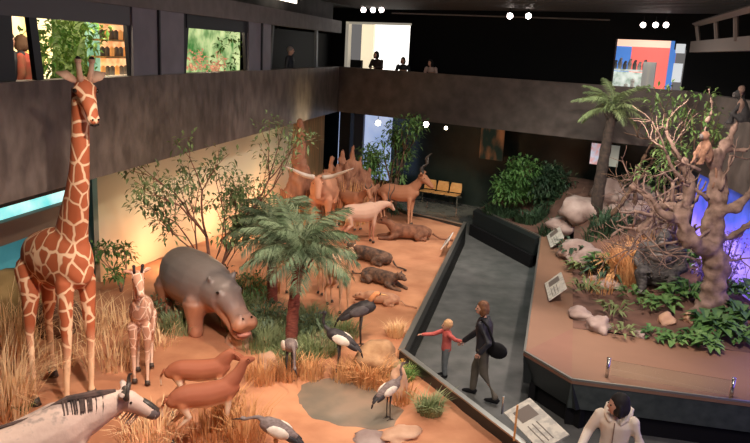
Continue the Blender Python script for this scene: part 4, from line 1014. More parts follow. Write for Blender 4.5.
rock('rounded olive brown boulder behind the giraffe legs', 18, 318, GZ, (.95, .55, .62), M_olive, sz, 4)
rock('darker boulder directly behind the giraffe front legs', 58, 330, GZ, (.45, .4, .42), mat('umber_rock', (.12, .05, .03), (.22, .11, .06), 3, rough=.9, bump=.5), sz, 5)
rock('brown boulder standing in the reeds right of the antelopes', 268, 372, GZ, (.16, .14, .24), M_rock, sz, 6)
rock('small pinkish stone lying in shallow water at the lower picture edge', 400, 436, GZ, (.3, .2, .08), M_rock, sz, 7)
rock('flat grey-pink stone slab under the near crane feet', 370, 440, GZ, (.25, .22, .05), M_rock2, sz, 8)
rock('small reddish boulder just left of the crane by the palm', 240, 345, GZ, (.25, .2, .22), M_rock, sz, 9)
# termite mounds
M_term = mat('termite_earth', (.20, .08, .045), (.40, .19, .11), 5, rough=.95, bump=1.0, detail=9, stretch=(1, 1, .3))
def mound(label, loc, prof, seed, voxel=.05):
    t = MB()
    for (dx, dy, h, r) in prof:
        pts = [(dx+.04*math.sin(k*2+seed), dy+.03*math.cos(k*3+seed), -.1+(h+.1)*k/8) for k in range(9)]; t.tube(pts, [r*(1-.78*(k/8)**1.2)*(1+.08*math.sin(k*5+seed)) for k in range(9)], 12)
    o = blob(t, 'termite_mound', M_term, None, voxel, 1, disp=(.05, 7)); o.location = loc; return tag(o, label, 'termite mound')
p = W(298, 228, GZ); mound('tall pointed termite mound like a red spire left of the wide-horned bull', (p.x-.1, 20.9, GZ), [(0, 0, 2.95, .36), (-.25, -.1, 1.5, .26), (.25, .05, 1.55, .28), (-.5, 0, .9, .26), (.12, -.2, 1.2, .2), (-.12, -.22, 1.05, .2)], 1)
mound('broad ragged termite mound behind the wide-horned bull', (-1.05, 21.4, GZ), [(0, 0, 2.1, .26), (.3, .05, 2.2, .24), (-.3, 0, 1.9, .24), (.15, -.2, 1.8, .2), (-.12, -.2, 1.7, .2), (.55, 0, 1.9, .22), (.45, -.2, 1.5, .18), (.8, .1, 1.55, .24), (-.5, 0, 1.5, .2), (1.1, .1, 1.1, .24), (.2, .1, 1.75, .42), (-.2, .1, 1.5, .4), (.6, .15, 1.5, .4)], 3)

# ================================================================== FOREST SIDE
def gn(mb, pts, r0, r1, sides=10, wob=.0):
    c_ = bez(pts, 16); n = len(c_); mb.tube([q+rdir()*wob for q in c_], [r0+(r1-r0)*i/(n-1)+.12*r0*math.sin(i*1.7) for i in range(n)], sides)
tl = W(712, 304, 1.1); TB = V((tl.x, tl.y, fz(tl.x, tl.y)))
t = thing('dead_tree', 'gnarled bare pinkish tree with reaching branches before the violet light', 'tree', TB)
def TL(px, py, dy=0): return Y(px, py, TB.y+dy)-TB
b = MB(); O = V((0, 0, -.1))
gn(b, [O, TL(716, 270), TL(712, 230, .1), TL(718, 190, .2), TL(712, 150, .3)], .27, .12)
for s in ((-.25, -.1), (.22, -.15), (.1, .2)): gn(b, [V((s[0]*1.6, s[1]*1.6, -.1)), V((s[0]*.7, s[1]*.7, .15)), V((0, 0, .6))], .12, .1)
gn(b, [TL(714, 250), TL(690, 240, -.1), TL(682, 215, 0), TL(690, 185, .1), TL(680, 160, .2)], .19, .09)
gn(b, [TL(686, 225), TL(664, 214, -.1), TL(648, 196), TL(630, 186, .2)], .11, .04)
gn(b, [TL(716, 215), TL(738, 205, -.1), TL(752, 190), TL(760, 187)], .11, .06)
gn(b, [TL(716, 240), TL(735, 236, .1), TL(750, 224), TL(758, 223)], .08, .05)
gn(b, [TL(714, 165, .3), TL(728, 140, .3), TL(738, 120, .3), TL(742, 85, .2)], .1, .035)
gn(b, [TL(712, 165, .3), TL(704, 135, .4), TL(712, 110, .5), TL(708, 88, .5)], .07, .02)
gn(b, [TL(726, 150, .3), TL(745, 150, .2), TL(755, 142)], .06, .03)
blob(b, 'trunk', M_bark_g, t, .045, 1, disp=(.07, 6))
tw = MB(); tips = []
random.seed(11)
for (px, py, dx, dz, ln, r) in ((680, 160, -.5, 1, .6, .04), (690, 185, -.8, .4, .8, .04), (700, 262, -.8, .5, .6, .03), (708, 200, -1, .6, .7, .04), (720, 190, .6, .9, .7, .04), (682, 215, -.9, -.1, .8, .04), (664, 214, -.7, -.4, .6, .03), (735, 205, .3, .8, .6, .03), (690, 240, -1, .1, .8, .03), (716, 225, -.6, -.5, .7, .03), (650, 197, -.4, .8, .5, .025), (720, 262, .8, .3, .7, .03), (735, 236, .3, .8, .5, .025), (700, 170, -.8, .3, .6, .03)):
    branch(tw, tips, TL(px, py), (dx, random.uniform(-.5, .3), dz), ln, r, 2, .9, .75, .3, 0, 5)
tw.build('twigs', M_bark_g, t, True)
tp = Y(704, 163, TB.y+.1)
monkey('brown furry monkey perched on the top fork of the bare tree', (tp.x, tp.y, tp.z-.02), R(200), .9, mat('rust_brown_fur', (.20, .10, .06), (.36, .20, .13), 9, rough=.95, bump=.5), M_gskin)
M_bfur = mat('jet_fur', (.012, .011, .011), (.03, .028, .028), 12, rough=.85)
tp = Y(740, 122, TB.y+.3)
monkey('black monkey clinging high on the right branch of the bare tree', (tp.x, tp.y, tp.z-.05), R(150), .95, M_bfur, M_gor)
# fallen branches and roots over the pink rocks
def logbr(label, pts, r0, r1, name='fallen_branch', twigs=4, m=M_bark_g):
    P0 = V(pts[0]); t = thing(name, label, 'branch', P0); q = MB(); lp = [V(p)-P0 for p in pts]; gn(q, lp, r0, r1, 8, .02)
    tp = []
    for i in range(twigs):
        a = lp[random.randrange(1, len(lp))]; branch(q, tp, a, (random.uniform(-1, 1), random.uniform(-.6, .3), random.uniform(.1, 1)), .5, r1*.8, 1, .9, .8, .3, 0, 4)
    q.build('limb', m, t, True)
def F(px, py, z, up=0):
    p = W(px, py, z); return (p.x, p.y, z+up)
random.seed(5)
logbr('long bare branch lying across the pink rocks towards the walkway', [F(553, 208, 1.2), F(590, 212, 1.2), F(625, 208, 1.2, .05), F(655, 212, 1.2, .1)], .05, .04, twigs=6)
logbr('forked branch leaning over the rocks below the tree fern', [Y(612, 215, 18), Y(628, 195, 18), Y(640, 178, 18.1), Y(650, 165, 18.2)], .07, .03, twigs=5, m=M_bark)
logbr('thick dark curved branch arching to the left of the bare tree', [Y(640, 232, 15.5), Y(655, 215, 15.4), Y(672, 205, 15.1), Y(684, 215, 14.8)], .10, .06, twigs=8)
logbr('mossy rotten trunk lying behind the gorilla', [Y(628, 248, 16), Y(650, 240, 16), Y(676, 246, 15.8)], .12, .08, twigs=5)
logbr('thin tangled branch hanging above the dry orange grass', [Y(612, 236, 16.5), Y(628, 226, 16.5), Y(645, 226, 16.3)], .035, .02, twigs=9)
logbr('dark slanting stem right of the tree fern', [Y(634, 208, 18.2), Y(637, 180, 18.3), Y(642, 160, 18.2), Y(655, 140, 18)], .07, .03, twigs=5, m=M_bark)
RK = [('broad pinkish rock at the rear left of the forest', 585, 205, 1.2, (.75, .5, .38)), ('pink-grey boulder beneath the tree fern', 608, 200, 1.4, (.8, .5, .38)), ('low pink rock beside the far walkway corner', 562, 213, 1.0, (.4, .3, .22)), ('pink-grey boulder just right of the fern trunk', 640, 202, 1.45, (.7, .45, .35)),
      ('large brown-grey boulder at the near left inside corner', 598, 328, .8, (.26, .2, .16)), ('angular tan stone next to the large corner boulder', 580, 318, .8, (.24, .18, .14)), ('tan block stone among leaves in front of the gorilla', 667, 322, .8, (.17, .13, .12)), ('smaller tan stone right of the tan block', 690, 318, .8, (.15, .12, .12)),
      ('dark pink stone deep in the shade behind the gorilla', 665, 228, 1.2, (.5, .4, .35)), ('brown slab of rock at left behind the info board', 590, 262, .85, (.5, .55, .10)), ('low reddish slab left of the dry orange grass', 605, 285, .8, (.38, .4, .10)), ('tan stone near the right picture edge under leaves', 735, 318, .8, (.2, .15, .12))]
RK += [('rough stone filling the corner where the ledge meets the far soil', 577, 238, .9, (.45, .35, .3)), ('pale stone wedged below the long bare branch', 592, 226, 1.1, (.45, .3, .25)), ('small tan stone between the corner boulder and the tan block', 640, 336, .8, (.12, .09, .07)), ('pinkish rock left of the bare tree top roots', 628, 214, 1.3, (.5, .35, .3))]
for i, (lab, px, py, z, r) in enumerate(RK): rock(lab, px, py, z, r, M_rock2 if i not in (6, 7) else M_rock, fz, 10+i)
# leafy plants
def rosette(name, label, px, py, gz, n, ll, lw, m, up=.6, cat='plant', stems=0):
    p = WF(px, py, fz, gz); z = p.z; mb = MB(); ll *= 1.25; lw *= 1.25
    for i in range(n):
        a = i*2.4; e = up*random.uniform(.5, 1.4); d = V((math.cos(a), math.sin(a), e)); o = V((random.uniform(-.08, .08), random.uniform(-.08, .08), random.uniform(0, ll*.8 if stems else .04)))
        if stems: mb.tube([(0, 0, -.02), tuple(o+d*ll*.4)], [.008, .005], 4)
        leafq(mb, o+d*ll*.3, d, ll*random.uniform(.7, 1.2), lw, droop=.45)
    return tag(mb.build(name, m, loc=(p.x, p.y, z)), label, cat)
random.seed(3)
PL = [('fern', 'bright green fern at the foot of the gorilla, left side', 633, 300, 26, .28, .07, M_leafb, .9), ('leafy_plant', 'broad-leaved green plant right of the gorilla knees', 676, 300, 20, .32, .15, M_leafb, .8), ('leafy_plant', 'big dark green clump at the foot of the bare tree', 712, 332, 44, .36, .17, M_leaf, .8),
      ('leafy_plant', 'dark leafy clump right of the bare trunk', 742, 318, 44, .36, .15, M_leaf, .9), ('leafy_plant', 'dark green plant on the near soil edge, far right', 738, 343, 36, .26, .11, M_leaf, .8), ('leafy_plant', 'green leaves hugging the tan block stone', 655, 338, 26, .2, .08, M_leaf, .7),
      ('fern', 'yellow green fern tuft beside the grey corner boulder', 648, 312, 20, .22, .05, mat('lime_leaf', (.1, .2, .03)), 1.0), ('fern', 'small yellow green plant beside the stones at the ledge corner', 622, 335, 22, .2, .05, M_leafo, .9), ('leafy_plant', 'spiky green plant near the lower info board', 585, 298, 34, .36, .05, M_leafo, 1.1),
      ('leafy_plant', 'green plant behind the dry orange grass, left', 601, 270, 30, .4, .12, M_leaf, 1.0), ('fern', 'dark fern under the far pink rocks', 610, 238, 32, .45, .08, M_leafd, .9), ('fern', 'dim fern at the left rim near the far info board', 575, 222, 30, .4, .08, M_leafd, .9),
      ('leafy_plant', 'pale green sprig between gorilla and bare trunk', 690, 268, 24, .36, .12, M_leafb, 1.2), ('leafy_plant', 'small leafy clump in front of the bare trunk base', 695, 342, 30, .22, .1, M_leaf, .8), ('fern', 'mid green fern next to the trunk, in front of violet flowers', 728, 300, 30, .36, .08, M_leafb, 1.1)]
PL += [('leafy_plant', 'broad-leaved plant directly below the gorilla feet', 662, 308, 30, .28, .13, M_leafb, .8), ('leafy_plant', 'low leaves along the soil edge under the bare tree', 705, 348, 34, .24, .11, M_leafb, .7), ('fern', 'feathery dark plant left of the bare trunk', 690, 300, 30, .34, .08, M_leaf, 1.1),
  ('leafy_plant', 'green leaves at the far right picture edge before the violet light', 748, 300, 34, .34, .14, M_leaf, 1.0), ('fern', 'olive tuft right behind the corner boulder', 612, 318, 34, .3, .05, M_leafo, 1.1), ('leafy_plant', 'green weed between the two info boards', 578, 272, 30, .3, .08, M_leafo, 1.0), ('leafy_plant', 'low leafy mat at the middle of the soil edge', 672, 343, 28, .2, .09, M_leafb, .7),
  ('fern', 'dry reddish fern left of the gorilla', 612, 262, 34, .4, .06, mat('rusty_fern', (.35, .15, .07), (.4, .25, .1), 4), 1.0), ('leafy_plant', 'leaves climbing at the right foot of the bare trunk', 728, 332, 34, .3, .13, M_leafb, .9)]
for nm, lab, px, py, n, ll, lw, m, up in PL: rosette(nm, lab, px, py, .82, n, ll, lw, m, up)
grass_field('orange dry grass left of the gorilla', [(622, 275, .3, 420, .75), (635, 262, .35, 420, .8), (645, 250, .3, 260, .7), (600, 290, .3, 120, .4), (668, 224, .3, 100, .5)], M_dry2, .018, .6, fz, .82)
grass_field('low dark undergrowth along the far rim', [(500, 214, .5, 500, .35), (530, 222, .5, 500, .35), (555, 225, .4, 300, .3), (640, 190, .6, 300, .5), (610, 215, .6, 300, .4)], M_leafd, .04, 1.0, fz, .95)
# violet flowering shrub
fl = MB(); st = MB()
t = thing('flowering_shrub', 'shrub of small violet blossoms against the violet backlight', 'shrub', (6.95, 14.1, fz(6.95, 14.1)))
for i in range(40):
    a = random.uniform(0, 6.28); p = V((math.cos(a)*random.uniform(.1, .45), math.sin(a)*random.uniform(.1, .6), random.uniform(.3, 1.3))); st.tube([(p.x*.3, p.y*.3, -.05), p], [.012, .005], 4)
    for k in range(4): cloud(fl, p+rdir()*.1, (.07, .07, .07), 6, .06, .05)
st.build('stems', M_bark, t); fl.build('blossoms', mat('violet_petals', (.5, .35, .9), rough=.7), t)

# ================================================================== INFO BOARDS, GLASS POSTS, BENCH
M_board = mat('pale_info_panel', (.62, .58, .50), (.42, .40, .36), 9, rough=.5, contrast=(.45, .6)); M_wood = mat('orange_wood', (.62, .30, .10), (.75, .42, .17), 6, rough=.5, stretch=(1, 6, 1))
def board(label, c_, rz, w_, d_, tilt, post=0, m=None):
    t = thing('info_board', label, 'info board', c_, rz); q = MB().box((0, 0, 0), (w_, d_, .02)); Mx = Matrix.Rotation(tilt, 4, 'X'); q.xf(Mx); q.build('panel', m or M_board, t)
    k = MB()
    for i in range(3): k.box((-w_*.2, d_*(.25-.16*i), .0115), (w_*.42, d_*.03, .004))
    k.box((w_*.25, 0, .0115), (w_*.28, d_*.6, .004)); k.xf(Mx); k.build('print', mat('dark_print', (.16, .13, .11), rough=.6), t)
    k = MB().box((0, 0, -.07 if not post else -post/2-.02), (w_*.5 if not post else .06, .03, .14 if not post else post)); k.build('support', M_steel, t)
    return t
dl = math.atan2((R1-R2).y, (R1-R2).x)
c1 = R2.lerp(R1, .93)+V((.40, .0)); c2 = R2.lerp(R1, .40)+V((.45, -.05))
board('info board on the brown ledge at its far end', (c1.x, c1.y, 1.02), dl+.1, 1.3, .42, -.8)
board('info board on the middle of the brown ledge', (c2.x, c2.y, 1.02), dl+.1, 1.1, .42, -.75)
p = W(447, 243, .78); d12 = math.atan2((L1-L2).y, (L1-L2).x)
board('small white tilted sign on the rim of the red sand enclosure', (p.x, p.y, .84), d12, .9, .32, -.95, m=mat('white_sign', (.75, .72, .66), rough=.5))
p = W(531, 424, .85)
board('large pale leaning info board at the bottom of the walkway', (p.x+.06, p.y+.02, .85), R(108), 1.0, .42, -.45, post=.78)
for px, py, lab in ((608, 377, 'short chrome post on the near rim, left one'), (733, 398, 'short chrome post on the near rim, right one')):
    p = W(px, py, RZ+.03); t = thing('glass_post', lab, 'post', (p.x, p.y+.06, RZ-.0)); q = MB().tube([(0, 0, 0), (0, 0, .30)], [.028, .028], 14); q.build('tube', M_steel, t, True); MB().tube([(0, 0, .30), (0, 0, .315)], [.034, .03], 14).build('cap', M_steel, t, True)
for px, py, h, m, lab in ((502, 413, .26, M_steel, 'thin rusty rod on the rim near the woman'), (514, 440, .5, M_wood, 'orange wooden stake by the large info board'), (427, 209, .25, M_steel, 'thin steel stud on the far rim'), (456, 216, .25, M_steel, 'thin steel stud near the bench')):
    p = W(px, py, .7); tag(MB().tube([(0, 0, 0), (0, 0, h)], [.014, .014], 8).build('rod', m, loc=(p.x, p.y, .69)), lab, 'rod')
pa_, pb_ = W(608, 377, RZ+.03), W(733, 398, RZ+.03)
gs = thing('glass_barrier', 'low clear glass pane between the two chrome posts on the near rim', 'glass', (pa_.x+.05, pa_.y+.06, RZ+.035)); dd = V((pb_.x-pa_.x-.10, pb_.y-pa_.y)); MB().wall((0, 0), tuple(dd), 0, .24, .008).build('pane', M_glass, gs)
# bench
bp_ = W(441, 204, 0)-V((*bin_, 0))*.15; br = math.atan2(bd.y, bd.x)+R(6)
t = thing('bench', 'bench of three orange wooden seats on a metal beam by the dark wall', 'bench', (bp_.x, bp_.y, 0), br)
for i in (-1, 0, 1):
    q = MB().box((i*.52, 0, .45), (.46, .42, .03)); q.build('seat', M_wood, t)
    q = MB(); q.add([(i*.52+sx*(.23 if z < .7 else .20), y0+d, z) for z, y0 in ((.50, .22), (.68, .26), (.84, .30)) for sx in (-1, 1) for d in (0, .03)], [(0, 2, 6, 4), (4, 6, 10, 8), (1, 5, 7, 3), (5, 9, 11, 7), (0, 4, 5, 1), (4, 8, 9, 5), (2, 3, 7, 6), (6, 7, 11, 10), (8, 10, 11, 9), (0, 1, 3, 2)]); q.build('backrest', M_wood, t)
MB().box((0, .02, .40), (1.75, .07, .05)).build('beam', M_steel, t)
for s in (-.7, .7):
    MB().box((s, .02, .2), (.05, .05, .40)).box((s, .02, .015), (.06, .45, .03)).build('leg', M_steel, t)
# spot lamps
M_lamp = mat('lamp_glow', (1, .86, .8), emit=14); M_lampw = mat('lamp_glow_warm', (1, .9, .62), emit=9)
def lampfix(label, c_, group, r=.085, m=M_lamp, dirn=None):
    t = thing('spot_lamp', label, 'lamp', c_, 0, group); d = (CAM*V((1, 1, 0))+V((0, 0, 1))-V(c_)).normalized() if dirn is None else V(dirn).normalized()
    q = MB(); q.tube([-d*.2, -d*.02], [r*.7, r*1.1], 14); q.tube([(-d*.15), (-d*.15)+V((0, 0, .2))], [.015, .015], 6); q.build('housing', M_black, t, True)
    q = MB(); q.ball((0, 0, 0), r, 2); q.build('bulb', m, t, True)
lab3 = ['left one', 'middle one', 'right one']
for i, px in enumerate((363.5, 373, 381.5)): lampfix('ceiling spot lamp above the white doorway, %s of three' % lab3[i], Y(px, 10, 25.5), 'spots above the white doorway')
for i, px in enumerate((510, 528.5)): lampfix('ceiling spot lamp in mid hall, %s of a pair' % ('left', 'right')[i], Y(px, 16, 22), 'pair of spots in mid hall')
for i, px in enumerate((643, 655.5, 666)): lampfix('ceiling spot lamp above the lit cabinet room, %s of three' % lab3[i], Y(px, 25, 21), 'spots above the cabinet room', .075)
lampfix('glowing spot lamp under the back balcony, in front of blue panes', Y(378, 123, 25.5), 'spots below the balcony', .10, M_lampw)
lampfix('round glowing spot lamp under the back balcony, middle one', Y(426, 124.5, 24.8), 'spots below the balcony', .10, M_lamp)
lampfix('small hooded lamp under the back balcony beside a round one', Y(446, 128, 24.5), 'spots below the balcony', .06, M_lampw)
tr = MB(); a_, b_ = Y(352, 8, 25.6), Y(392, 10, 25.4)
# lamp rails
def rail(a, b_, label):
    q = MB(); q.tube([V((0, 0, 0)), V(b_)-V(a)], [.025, .025], 6); tag(q.build('lamp_rail', M_beam, loc=a), label, 'rail')
rail(Y(392, 13, 25), Y(610, 20, 22.5), 'thin pale rail running along the ceiling edge')
# beams and struts at the upper right
q = MB(); 
a0_, a1_ = Y(690, 47, 18.5), Y(790, 40, 11.5); q.wall((a0_.x, a0_.y), (a1_.x, a1_.y), 5.82, 6.08, .2); struct(q.build('trim_60', mat('pinkish_beam', (.15, .115, .10), rough=.7)))
M_pb = MATS['pinkish_beam']
q = MB(); q.tube([Y(697, 24, 18.3), Y(770, 3, 11.6)], [(.12, .07), (.12, .07)], 4); struct(q.build('trim_61', M_pb))
for i, px in enumerate((697, 716, 736)):
    u = Y(px, 26-i*5, 17.9-1.7*i); v_ = Y(px+2-i, 43-i, 17.9-1.7*i); struct(MB().tube([u, v_], [.05, .05], 6).build('trim_%d' % (62+i), M_pb))
# dim room under the balcony right: lit poster and grey panels
for i, (xa, xb, m) in enumerate(((603, 614, mat('lit_poster', (.55, .62, .75), (.7, .3, .25), 5, emit=.5)), (616, 632, mat('lit_grey_panel', (.4, .42, .36), rough=.8, emit=.2)))):
    u, v_ = along(xa, .9), along(xb, .9); struct(MB().wall(bpt(u, .9), bpt(v_, .9), 2.5, 3.12, .05).build('window_%d' % (6+i), m))
# dim orange reflection under the back balcony, painted on a faintly glowing sheet
u, v_ = along(488, 2.9), along(512, 2.9)
struct(MB().wall(bpt(u, 2.9), bpt(v_, 2.9), 1.9, 3.1, .04).build('window_8', mat('painted_orange_reflection', (.35, .13, .05), (.02, .03, .02), 2.5, rough=.8, emit=.25, stretch=(1, 1, .4), contrast=(.35, .6))))

# ================================================================== UPPER GALLERY CONTENTS
random.seed(21)
for i, (px, h, m, lab) in enumerate(((57, 1.0, M_leafb, 'potted green plant in the yellow lit room'), (75, 1.25, M_leaf, 'tall leafy plant in the middle of the lit room'), (86, 1.1, M_leafb, 'leafy plant at the window left of the shelves'), (40, .8, M_leafb, 'small plant by the slanted post'))):
    q = lpt(px, 60, 1.6); t = thing('potted_plant', lab, 'plant', (q.x, q.y, 3.75)); MB().tube([(0, 0, 0), (0, 0, .35)], [.16, .22], 12).build('pot', M_black, t, True)
    f = MB(); 
    for k in range(16): cloud(f, (random.uniform(-.35, .35), random.uniform(-.35, .35), .9+h*random.random()), (.18, .18, .18), 12, .16, .08)
    f.tube([(0, 0, .3), (0, 0, .9+h*.6)], [.03, .02], 6); f.build('foliage', mat('lit_leaves', (.10, .30, .05), (.35, .5, .12), 4, rough=.6), t)
t = thing('shelf_unit', 'amber lit shelves with rows of small dark jars in the gallery', 'shelf', (*lpt(117, 60, 2.3), 3.75), math.atan2(ld.y, ld.x))
for z in (.9, 1.3, 1.65, 2.0): MB().box((0, 0, z), (1.4, .35, .04)).build('shelf', M_cream if z < 1 else M_wood, t)
for j, z in enumerate((.92, 1.32, 1.67)):
    for i in range(7):
        q = V((-.55+i*.18, -.0, z)); q.rotate(Matrix.Rotation(t.rotation_euler.z, 3, 'Z')); q += t.location
        k = MB().tube([(0, 0, 0), (0, 0, .16), (0, 0, .2)], [.05, .055, .02], 8).build('jar', M_fig[1] if (i+j) % 3 else M_fig[3], smooth=True, loc=q); tag(k, 'small jar on the %s shelf of the amber unit, %s from the left' % (('lowest', 'middle', 'top')[j], ORD[i]), 'jar', '%s shelf jars' % ('lowest', 'middle', 'top')[j])
gx = lpt(215, 60, 1.5)
for i, (px, lab) in enumerate(((198, 'plants with coral leaves in the green lit window, left'), (212, 'pink and coral bouquet of leaves in the green lit window'), (228, 'green stalks at the right side of the green lit window'))):
    q = lpt(px, 60, 1.3); t = thing('potted_plant', lab, 'plant', (q.x, q.y, 3.75)); MB().tube([(0, 0, 0), (0, 0, .9)], [.2, .25], 12).build('pot', M_black, t, True)
    f = MB()
    for k in range(10): cloud(f, (random.uniform(-.3, .3), random.uniform(-.3, .3), 1.0+(.4 if i < 2 else 1.1)*random.random()), (.14, .14, .14), 10, .13, .07)
    f.build('foliage', [mat('coral_leaves', (.8, .4, .25), rough=.7, emit=.3), MATS['coral_leaves'], MATS['lit_leaves']][i] if i else mat('coral_leaves', (.8, .4, .25), rough=.7, emit=.3), t)

# ================================================================== PEOPLE
M_skin = mat('skin', (.62, .33, .23), rough=.55)
def person(label, loc, rz, H, top, bottom, hairm, hair='short', pose=None, top_style='jacket', sc_head=1, shoes=None, skirt=False, skin=None):
    """local metres for a 1.7 m figure; x forward, y left"""
    s_ = H/1.7; t = thing('person', label, 'person', loc, rz, None, s_); sk = skin or M_skin
    ps = dict(sh=[(0, .19, 1.40), (0, -.19, 1.40)], el=[(-.02, .25, 1.12), (-.02, -.25, 1.12)], wr=[(.06, .27, .88), (.06, -.27, .88)],
              kn=[(.03, .10, .50), (.03, -.10, .50)], an=[(0, .10, .08), (0, -.10, .08)], hipz=.92, lean=0, hd=(0, 0), palm=[None, None])
    if pose: ps.update(pose)
    lx = ps['lean']; neckb = V((lx, 0, 1.44)); hip = V((0, 0, ps['hipz'])); hc = neckb+V((.03+ps['hd'][0], ps['hd'][1], .16)); yaw = ps.get('hyaw', 0)
    sh = [V(q)+V((lx, 0, 0)) for q in ps['sh']]; el = [V(q) for q in ps['el']]; wr = [V(q) for q in ps['wr']]
    b = MB()
    b.tube([hip+V((0, 0, -.08)), hip+V((0, 0, .04)), V((lx*.4, 0, 1.12)), V((lx*.8, 0, 1.32)), neckb+V((0, 0, -.02))], [(.15, .10), (.155, .11), (.13, .095), (.165, .11), (.07, .06)], 16)
    b.limb([neckb+V((0, 0, -.03)), hc+V((-.02, 0, -.05))], [.052, .05], 10)
    k = sc_head
    Rz = Matrix.Rotation(yaw, 3, 'Z')
    def hp_(x, y, z): return hc+Rz @ V((x*k, y*k, z*k))
    b.ball(hc, (.098*k, .078*k, .115*k), 2, Rz); b.ball(hp_(.03, 0, -.055), (.06*k, .055*k, .06*k), 2, Rz)
    b.tube([hp_(.09, 0, .02), hp_(.115, 0, -.02), hp_(.09, 0, -.035)], [.010*k, .016*k, .010*k], 6)
    for s in (-1, 1): b.ball(hp_(-.005, s*.08, -.01), (.02*k, .012*k, .03*k), 1, Rz)
    for i in (0, 1):
        b.limb([sh[i], el[i], wr[i]], [.05, .04, .028], 10)
        b.limb([hip+V((0, (.09, -.09)[i], 0)), V(ps['kn'][i]), V(ps['an'][i])], [.088, .058, .04], 10)
    ex = MB()
    for i in (0, 1):
        d = ps['palm'][i] or tuple(wr[i]-el[i]); hand(ex, wr[i], d, .0085, .078, V((1, 0, 0)) if abs(V(d).normalized().x) < .8 else V((0, 1, 0)), .5*(1, -1)[i], .036)
    blob(b, 'body', sk, t, .018, 1, extra=ex)
    # clothing
    c_ = MB()
    hem = .86 if top_style != 'long' else .72
    c_.tube([(0, 0, hem), (0, 0, hem+.1), (lx*.4, 0, 1.12), (lx*.8, 0, 1.32), (lx, 0, 1.43), (lx, 0, 1.46)], [(.19, .145), (.185, .14), (.165, .13), (.20, .14), (.12, .10), (.075, .07)], 18)
    for i in (0, 1):
        e_ = wr[i].lerp(el[i], .12); c_.limb([sh[i], el[i], e_], [.075, .062, .05], 10)
    blob(c_, 'jacket' if top_style != 'sweater' else 'sweater', top, t, .02, 1)
    tr_ = MB()
    for i in (0, 1): tr_.limb([hip+V((0, (.085, -.085)[i], .02)), V(ps['kn'][i]), V(ps['an'][i])+V((0, 0, .03))], [.11, .078, .062], 10)
    tr_.tube([hip+V((0, 0, -.08)), hip+V((0, 0, .12))], [(.165, .125), (.165, .125)], 14)
    blob(tr_, 'trousers', bottom, t, .02, 1)
    for i in (0, 1):
        a = V(ps['an'][i]); q = MB(); q.tube([a+V((-.07, 0, -.03)), a+V((-.04, 0, -.02)), a+V((.07, 0, -.035)), a+V((.17, 0, -.05)), a+V((.19, 0, -.055))], [(.03, .035), (.045, .055), (.045, .04), (.04, .025), (.02, .012)], 12); q.build('shoe', shoes or M_black, t, True)
    h_ = MB(); h_.ball(hp_(-.022, 0, .03), (.108*k, .094*k, .112*k), 2, Rz)
    if hair == 'long': h_.tube([hp_(-.05, 0, .05), hp_(-.08, 0, -.08), hp_(-.09, 0, -.22)], [(.10*k, .07*k), (.11*k, .07*k), (.08*k, .045*k)], 12); h_.ball(hp_(.0, .07, -.05), (.06, .035, .12)); h_.ball(hp_(.0, -.07, -.05), (.06, .035, .12))
    if hair == 'bob':
        h_.ball(hp_(-.03, 0, -.03), (.11*k, .105*k, .11*k), 2, Rz)
        h_.ball(hp_(-.0, .075, -.04), (.06, .03, .1), 2); h_.ball(hp_(0, -.075, -.04), (.06, .03, .1), 2)
    blob(h_, 'hair', hairm, t, .014, 1)
    for s in (-1, 1):
        q = MB(); q.ball(hp_(.088, s*.03, .01), .011*k, 1); q.build('eye', M_eye, t, True)
    q = MB(); q.tube([hp_(.088, -.022, -.062), hp_(.096, 0, -.062), hp_(.088, .022, -.062)], [.004, .006, .004], 6); q.build('mouth', mat('lips', (.45, .13, .1), rough=.5), t, True)
    return t, hc
M_bl_hair = mat('light_brown_hair', (.10, .038, .016), (.20, .085, .035), 18, rough=.7); M_blk_hair = mat('black_hair', (.012, .009, .009), rough=.75)
M_blond = mat('blond_hair', (.55, .30, .15), (.65, .40, .2), 18, rough=.7); M_dkc = mat('black_jacket', (.012, .014, .02), (.025, .026, .035), 5, rough=.6)
M_grn_tr = mat('olive_grey_trousers', (.10, .085, .065), (.14, .12, .09), 5, rough=.85); M_jean = mat('grey_blue_jeans', (.12, .14, .155), (.18, .20, .21), 6, rough=.85)
M_redsw = mat('red_sweater', (.50, .09, .08), (.60, .14, .12), 7, rough=.85); M_crm = mat('cream_padded_jacket', (.85, .72, .58), (.92, .80, .68), 5, rough=.7, bump=.3)
# woman in black walking left, holding the child's hand; she faces the child (screen left)
wp = W(480, 398, 0); kp = W(444, 377, 0)
wr_ = math.atan2(kp.y-wp.y, kp.x-wp.x)+R(24)
KH = 1.02
hx = V(((wp.x*.42+kp.x*.58), (wp.y*.42+kp.y*.58), .80))      # where hands meet
tw_ = thing('tmp', '', '', (wp.x, wp.y, 0), wr_, None, 1.64/1.7); hw = loc_of(tw_, hx); bpy.data.objects.remove(tw_)
t, hc = person('woman in black jacket and olive trousers striding, holding the hand of a child', (wp.x, wp.y, 0), wr_, 1.64, M_dkc, M_grn_tr, M_bl_hair, 'bob',
   dict(sh=[(0, .17, 1.38), (.02, -.17, 1.38)], el=[(-.16, .26, 1.12), (.2, -.16, 1.12)], wr=[(-.02, .30, .92), tuple(hw)], kn=[(-.06, .09, .5), (.16, -.09, .52)], an=[(-.30, .09, .10), (.18, -.09, .07)], lean=.05, hd=(.03, 0), hyaw=.75))
q = MB(); q.ball((-.26, .12, .98), (.19, .075, .15), 2); q.tube([(-.22, .15, 1.08), (-.10, .20, 1.38), (.02, .17, 1.47), (.06, .1, 1.42)], [.024]*4, 8)
q2 = blob(q, 'handbag', M_black, None, .016, 1); q2.location = t.location; q2.rotation_euler = t.rotation_euler; q2.scale = t.scale; tag(q2, 'black shoulder bag hanging at the side of the walking woman', 'bag')
